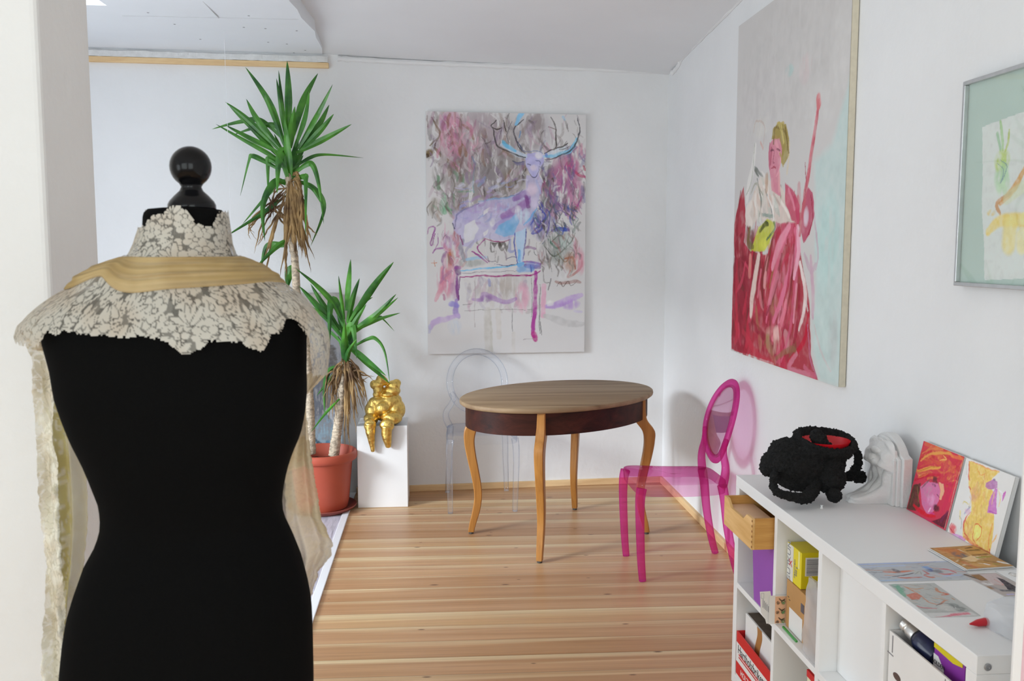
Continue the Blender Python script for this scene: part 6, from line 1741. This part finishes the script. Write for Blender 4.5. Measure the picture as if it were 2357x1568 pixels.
be(mb, 1850, 1062, 84, 56, .085); be(mb, 1796, 1068, 42, 36, .06, .01); be(mb, 1822, 1040, 50, 34, .06, .0); be(mb, 1904, 1066, 50, 54, .088); be(mb, 1925, 1105, 36, 38, .05, -.055)
be(mb, 1865, 1100, 78, 36, .075); be(mb, 1870, 1032, 60, 26, .09); be(mb, 1935, 1036, 32, 22, .085); be(mb, 1770, 1078, 20, 20, .035, .01)
rimc = Vector(bp(1908, 1010)); 
ring = [rimc + Vector((.086 * math.cos(a), .084 * math.sin(a), .004 * math.cos(a) * -1 + (.012 if math.sin(a) > 0 else -.026) * abs(math.sin(a)))) for a in np.linspace(0, 2 * PI, 49)[:-1]]
mb.tube(ring, .014, 10, loop=True, cap=False)
vs, fs, ns = settle(mb, .0038)
E0 = rimc + Vector((0, -.004, .006)); ER = Vector((.079, .079, .060))
def carve(p):
    q = Vector(((p[0] - E0.x) / ER.x, (p[1] - E0.y) / ER.y, (p[2] - E0.z) / ER.z))
    rr = math.hypot(q.x, q.y)
    if rr < 1 and q.z > -math.sqrt(1 - rr * rr):
        return (p[0], p[1], E0.z - ER.z * math.sqrt(max(0, 1 - rr * rr)))
    return p
vs = [carve(v) for v in boucle(vs, ns, .0085)]
vs = [(a, b, max(c, .7712)) for a, b, c in vs]
b_ = MB(); b_.add(vs, fs); obj('bag_body', b_, m_wool, bag_t, smooth='all')
lb = MB(); lb.grid(lambda u, v: (E0.x + ER.x * .985 * v * math.cos(2 * PI * u), E0.y + ER.y * .985 * v * math.sin(2 * PI * u), E0.z + .004 - ER.z * math.sqrt(max(0, 1 - v * v * .97))), 40, 14)
obj('lining', lb, mat('red_satin', rgb(206, 24, 36), .35, var=.08, vscale=14, spec=.5), bag_t, smooth=True)
def woolly(name, pts, rad, seed=0):
    m_ = MB(); sp = spline(pts, 6); rr = list(np.interp(np.linspace(0, 1, len(sp)), np.linspace(0, 1, len(rad)), rad))
    m_.tube(sp, rr, 14)
    for p, q in ((sp[0], rr[0]), (sp[-1], rr[-1])): m_.ell(p, (q, q, q), 12, 8)
    vs, fs, ns = settle(m_, .0034, 2); vs = boucle(vs, ns, .0075); vs = [(a, b, max(c, .7708)) for a, b, c in vs]
    k_ = MB(); k_.add(vs, fs); return obj(name, k_, m_wool, bag_t, smooth='all')
woolly('handle', [bp(1786, 1095, -.045), bp(1784, 1122, -.075), bp(1798, 1140, -.10), bp(1832, 1150, -.118), bp(1864, 1154, -.115), bp(1884, 1134, -.085), bp(1892, 1100, -.05)], [.013, .012, .0125, .014, .019, .020, .018])
woolly('handle', [bp(1962, 1022, .03), bp(1990, 1044, .03), bp(1993, 1076, .03), bp(1974, 1104, .03)], [.014, .0125, .013, .016])
woolly('pompom', [bp(1994, 1104, .05), bp(2000, 1105, .05)], [.021, .021])
woolly('pompom', [bp(1936, 1147, -.098), bp(1937, 1149, -.098)], [.0235, .0235])
woolly('flap', [bp(1888, 1002, -.02), bp(1896, 1012, -.03), bp(1905, 1022, -.04), bp(1915, 1024, -.045)], [.022, .024, .022, .013])

# plaster corbel used as a bookend
ct = thing('plaster_corbel', 'white plaster corbel bookend with carved scroll leaf standing on the shelf', 'bookend', (1.42, 2.78, .77))
m_pl = mat('plaster_cast', (.78, .78, .78, 1), .85, var=.03, vscale=18, bump=.3, bscale=90)
def arch(y0, y1, zs, zc, x, n=22):
    pts = [(x, y0, .7702), (x, y1, .7702), (x, y1, zs)]
    for i in range(n + 1):
        t_ = i / n; y = y1 + (y0 - y1) * (.10 + .80 * t_)
        pts.append((x, y, zs + .008 + (zc - zs - .008) * math.sin(PI * t_) ** .8))
    pts.append((x, y0, zs))
    return pts
mb = MB()
for xa, xb, q in ((1.444, 1.474, 0), (1.432, 1.4442, .012), (1.422, 1.4322, .020)):
    mb.rings([arch(2.672 + q, 2.905 - q, .925 - q * .4, .987 - q * .8, x) for x in (xa, xb)])
obj('back_plate', mb, m_pl, ct, smooth=35, bevel=.0025)
prf = [(1.312, .7702), (1.310, .779), (1.318, .789), (1.345, .797), (1.378, .808), (1.400, .830), (1.410, .858), (1.408, .880), (1.392, .893), (1.388, .907), (1.398, .922), (1.408, .940), (1.416, .958), (1.428, .970)]
sp = spline([(a, b, 0) for a, b in prf], 6); nn = len(sp)
def corb(u, v):
    i = min(nn - 1, int(round(v * (nn - 1)))); p = sp[i]
    hw = .034 + .048 * min(1, v * 1.5); yc = 2.755 + .028 * v
    s_ = 2 * u - 1
    rid = .007 * abs(math.sin(u * PI * 4)) * math.sin(PI * min(1, v + .1)) + .004 * math.sin(v * 38 + abs(s_) * 5)
    edge = (1 - abs(s_) ** 6)
    x = p.x - rid * edge + (1.430 - p.x) * (abs(s_) ** 5) * .9
    return (x, yc + hw * s_, max(.7703, p.y - (p.y - .7703) * (abs(s_) ** 8) * .12))
mb = MB(); mb.grid(corb, 48, nn - 1)
mb.grid(lambda u, v: (corb(0, v)[0] + (1.436 - corb(0, v)[0]) * u, corb(0, v)[1], corb(0, v)[2]), 4, nn - 1)
mb.grid(lambda u, v: (corb(1, v)[0] + (1.436 - corb(1, v)[0]) * u, corb(1, v)[1], corb(1, v)[2]), 4, nn - 1)
obj('scroll_leaf', mb, m_pl, ct, smooth='all')
mb = MB(); mb.ell((1.398, 2.772, .908), (.020, .026, .018), 16, 10); mb.ell((1.388, 2.752, .902), (.010, .012, .010), 12, 8); mb.ell((1.392, 2.795, .900), (.010, .014, .010), 12, 8); mb.ell((1.402, 2.770, .935), (.014, .030, .012), 14, 8)
obj('carved_head', mb, m_pl, ct, smooth='all')

# two small canvases leaning on the wall
def leaner(name, label, ya, yb2, C):
    t = thing(name, label, 'painting', (1.47, (ya + yb2) / 2, .77))
    L_ = Vector((.046, 0, .215)); up = L_.normalized(); nrm = Vector((-up.z, 0, up.x)); ln = L_.length
    base = Vector((1.4535, ya, .7705))
    c = base + Vector((0, (yb2 - ya) / 2, 0)) + L_ / 2 - nrm * .0065
    obj('stretcher', MB().obox(c, nrm * .006, (0, abs(yb2 - ya) / 2, 0), L_ / 2), m_cwhite, t, bevel=.0015)
    picture('painted_face', C, base + L_, (0, yb2 - ya, 0), -L_, nrm * .0008, t)
leaner('face_painting', 'small canvas of a pink face under a red and orange hood', 2.660, 2.441, paint(130, 130, 1.0, (200, 58, 82), REDFACE, 21, .012, .4, 1.22, 2))
leaner('flame_painting', 'small white canvas with a flaming yellow figure and a violet bow', 2.431, 2.210, paint(130, 130, 1.0, (218, 215, 212), YELFIG, 22, .012, .35, 1.22, 2))

# cards
def card(name, label, cat, C, p, pu, pv, z, th=.0008, group=None, mat_=None):
    t = thing(name, label, cat, (p[0] + pu[0] / 2, p[1] + pv[1] / 2, z), group)
    p, pu, pv = Vector((p[0], p[1], z)), Vector((pu[0], pu[1], 0)), Vector((pv[0], pv[1], 0))
    c = [p, p + pu, p + pu + pv, p + pv]
    obj('card', MB().rings([[tuple(q) for q in c], [tuple(q + Vector((0, 0, th))) for q in c]]), mat_ or m_cw, t)
    if C is not None: picture('printed_picture', C, p + Vector((0, 0, th)), pu, pv, (0, 0, .00035), t)
    return t
card('art_card', 'long pale blue art card with orange and grey scribbles at shelf edge', 'card', paint(170, 92, .54, (188, 192, 198), CARDBLUE, 31, .010, .4, 1.0, .6), (1.070, 2.192), (.245, 0), (0, -.132), .7703)
card('art_card', 'art card with grey, orange and pink brush drawing nearest the front edge', 'card', paint(100, 170, 1.7, (189, 191, 189), CARDDEER, 32, .010, .4, 1.0, 1), (1.079, 2.045), (.116, 0), (-.005, -.198), .7703)
for k, (dx, dy) in enumerate(((.004, -.003), (-.003, .004), (.002, .001))):
    card('postcard', ('lowest postcard in the pile under the brown picture card', 'second lowest postcard in the pile under the brown picture card', 'postcard directly under the brown picture card in the pile')[k], 'card', None, (1.312 + dx, 2.275 + dy), (.131, .012), (.006, -.163), .7703 + k * .0022, .0019, 'postcards in the pile by the flame painting')
card('postcard', 'brown and cream picture postcard with dark lettering blocks, topmost of its pile', 'card', paint(110, 128, 1.15, (180, 138, 88), CARDSTACK, 33, .012, .4, 1.15, 1), (1.312, 2.275), (.131, .012), (.006, -.163), .7703 + 3 * .0022, .001, 'postcards in the pile by the flame painting')
card('art_card', 'dark toned art card with brown, grey and black areas near the wall', 'card', paint(90, 150, 1.68, (176, 166, 162), CARDDARK, 34, .012, .4, 1.15, 1), (1.296, 2.098), (.090, 0), (.016, -.150), .7704)
card('art_card', 'white card with a faint grey sketch beside the dark toned card', 'card', paint(60, 100, 1.6, (220, 220, 220), [('s', [(.3, .3), (.5, .2), (.7, .35)], .05, (156, 154, 152), .8), ('s', [(.35, .5), (.6, .45), (.75, .6)], .05, (140, 138, 136), .8), ('b', [(.5, .4)], [(.2, .15)], (192, 180, 168), .6)], 35, .02, .4, 1.2, 1), (1.392, 2.112), (.062, .002), (.004, -.14), .7704)

# clear plastic box with bits in it, red pen tip, white pin
pbx = thing('clear_plastic_box', 'clear plastic bag-like box with red marks near the shelf end', 'box', (1.24, 1.76, .7702))
mb = MB()
def clam(k, z): 
    out = []
    for i in range(40):
        a = 2 * PI * i / 40; c_, s_ = math.cos(a), math.sin(a); q = (abs(c_) ** 4 + abs(s_) ** 4) ** (-.25)
        out.append((1.248 + .082 * k * c_ * q, 1.764 + .064 * k * s_ * q, z + .003 * math.sin(a * 5 + z * 60)))
    return out
mb.rings([clam(.96, .7706), clam(1.0, .774), clam(.99, .80), clam(.95, .816), clam(.84, .823), clam(.5, .822), clam(.05, .824)])
obj('shell', mb, lacemat('clamshell', rgb(236, 238, 242), .36, rgb(226, 229, 234)), pbx, smooth=True)
mb = MB()
for k in range(3): mb.tube(spline([(1.205 - k * .006, 1.6985, .797 - k * .006), (1.211 - k * .006, 1.6980, .799 - k * .006), (1.209 - k * .006, 1.6985, .793 - k * .006), (1.216 - k * .006, 1.6980, .796 - k * .006)], 4), .0009, 6)
obj('red_mark', mb, mat('dull_red', rgb(150, 80, 84), .6), pbx)
gm = MB(); r = random.Random(9)
for k in range(60): gm.ell((1.205 + r.uniform(-.016, .016), 1.722 + r.uniform(-.012, .012), .775 + r.uniform(0, .008)), (.0025, .0025, .002), 6, 4)
gl_ = obj('gold_bits', gm, mat('gold_glitter', rgb(222, 190, 84), .3, .6), pbx); gl_['kind'] = 'stuff'
tag(obj('red_pen', MB().tube([(1.128, 1.787, .7795), (1.133, 1.788, .7795), (1.148, 1.791, .7795), (1.166, 1.795, .7795), (1.172, 1.796, .7795)], [.0016, .003, .0075, .0088, .0088], 20), mat('red_pen_plastic', rgb(190, 26, 40), .3), smooth=50, loc=(1.15, 1.79, .7705)), 'pointed red pen tip poking out beside the clear plastic box', 'pen')
tag(obj('push_pin', MB().lathe([(.0045, .7702), (.0045, .773), (.0028, .774), (.0028, .778), (.004, .779), (.004, .781), (0, .7812)], (1.193, 2.690), 16), m_white, smooth=40, loc=(1.193, 2.690, .7702)), 'tiny white pin standing on the shelf before the black bag', 'pin')

# tall pale canvas at the right edge, in front of the shelf end
tc_ = thing('tall_canvas', 'tall white-edged pale pink canvas standing before the near shelf end', 'painting', (1.26, 1.51, 0))
mb = MB()
x0, x1, z1 = 1.033, 1.497, 1.86
for a in ((x0, x0 + .0165, .0005, z1), (x1 - .0165, x1, .0005, z1), (x0 + .0165, x1 - .0165, .0005, .017), (x0 + .0165, x1 - .0165, z1 - .0165, z1)):
    mb.box(a[0], a[1], 1.500, 1.506, a[2], a[3])
obj('frame', mb, m_white, tc_, bevel=.001)
picture('painted_face', paint(40, 120, 3.9, (216, 180, 190), [('b', [(.5, 1.5)], [(.5, .8)], (217, 198, 204), .6), ('b', [(.3, 3.0)], [(.4, .6)], (207, 160, 176), .6), ('s', [(.2, .8), (.6, 2.0), (.4, 3.2)], .2, (230, 214, 218), .6)], 41, .04, .4, 1.15, 2), (x0 + .0165, 1.504, z1 - .0165), (x1 - x0 - .033, 0, 0), (0, 0, -(z1 - .0335)), (0, 0, 0), tc_)
obj('backing', MB().box(x0 + .0165, x1 - .0165, 1.5045, 1.5058, .017, z1 - .0165), m_cwhite, tc_)
# nylon thread from the ceiling
tag(obj('hanging_thread', MB().tube([(-1.142, 5.2, zl(0, 5.2) + .004), (-1.139, 5.2, 2.2), (-1.136, 5.2, 1.60)], .0011, 6), mat('nylon', (.86, .87, .9, 1), .4), loc=(-1.14, 5.2, 2.76)), 'thin white nylon thread hanging from the ceiling left of the yucca', 'thread')
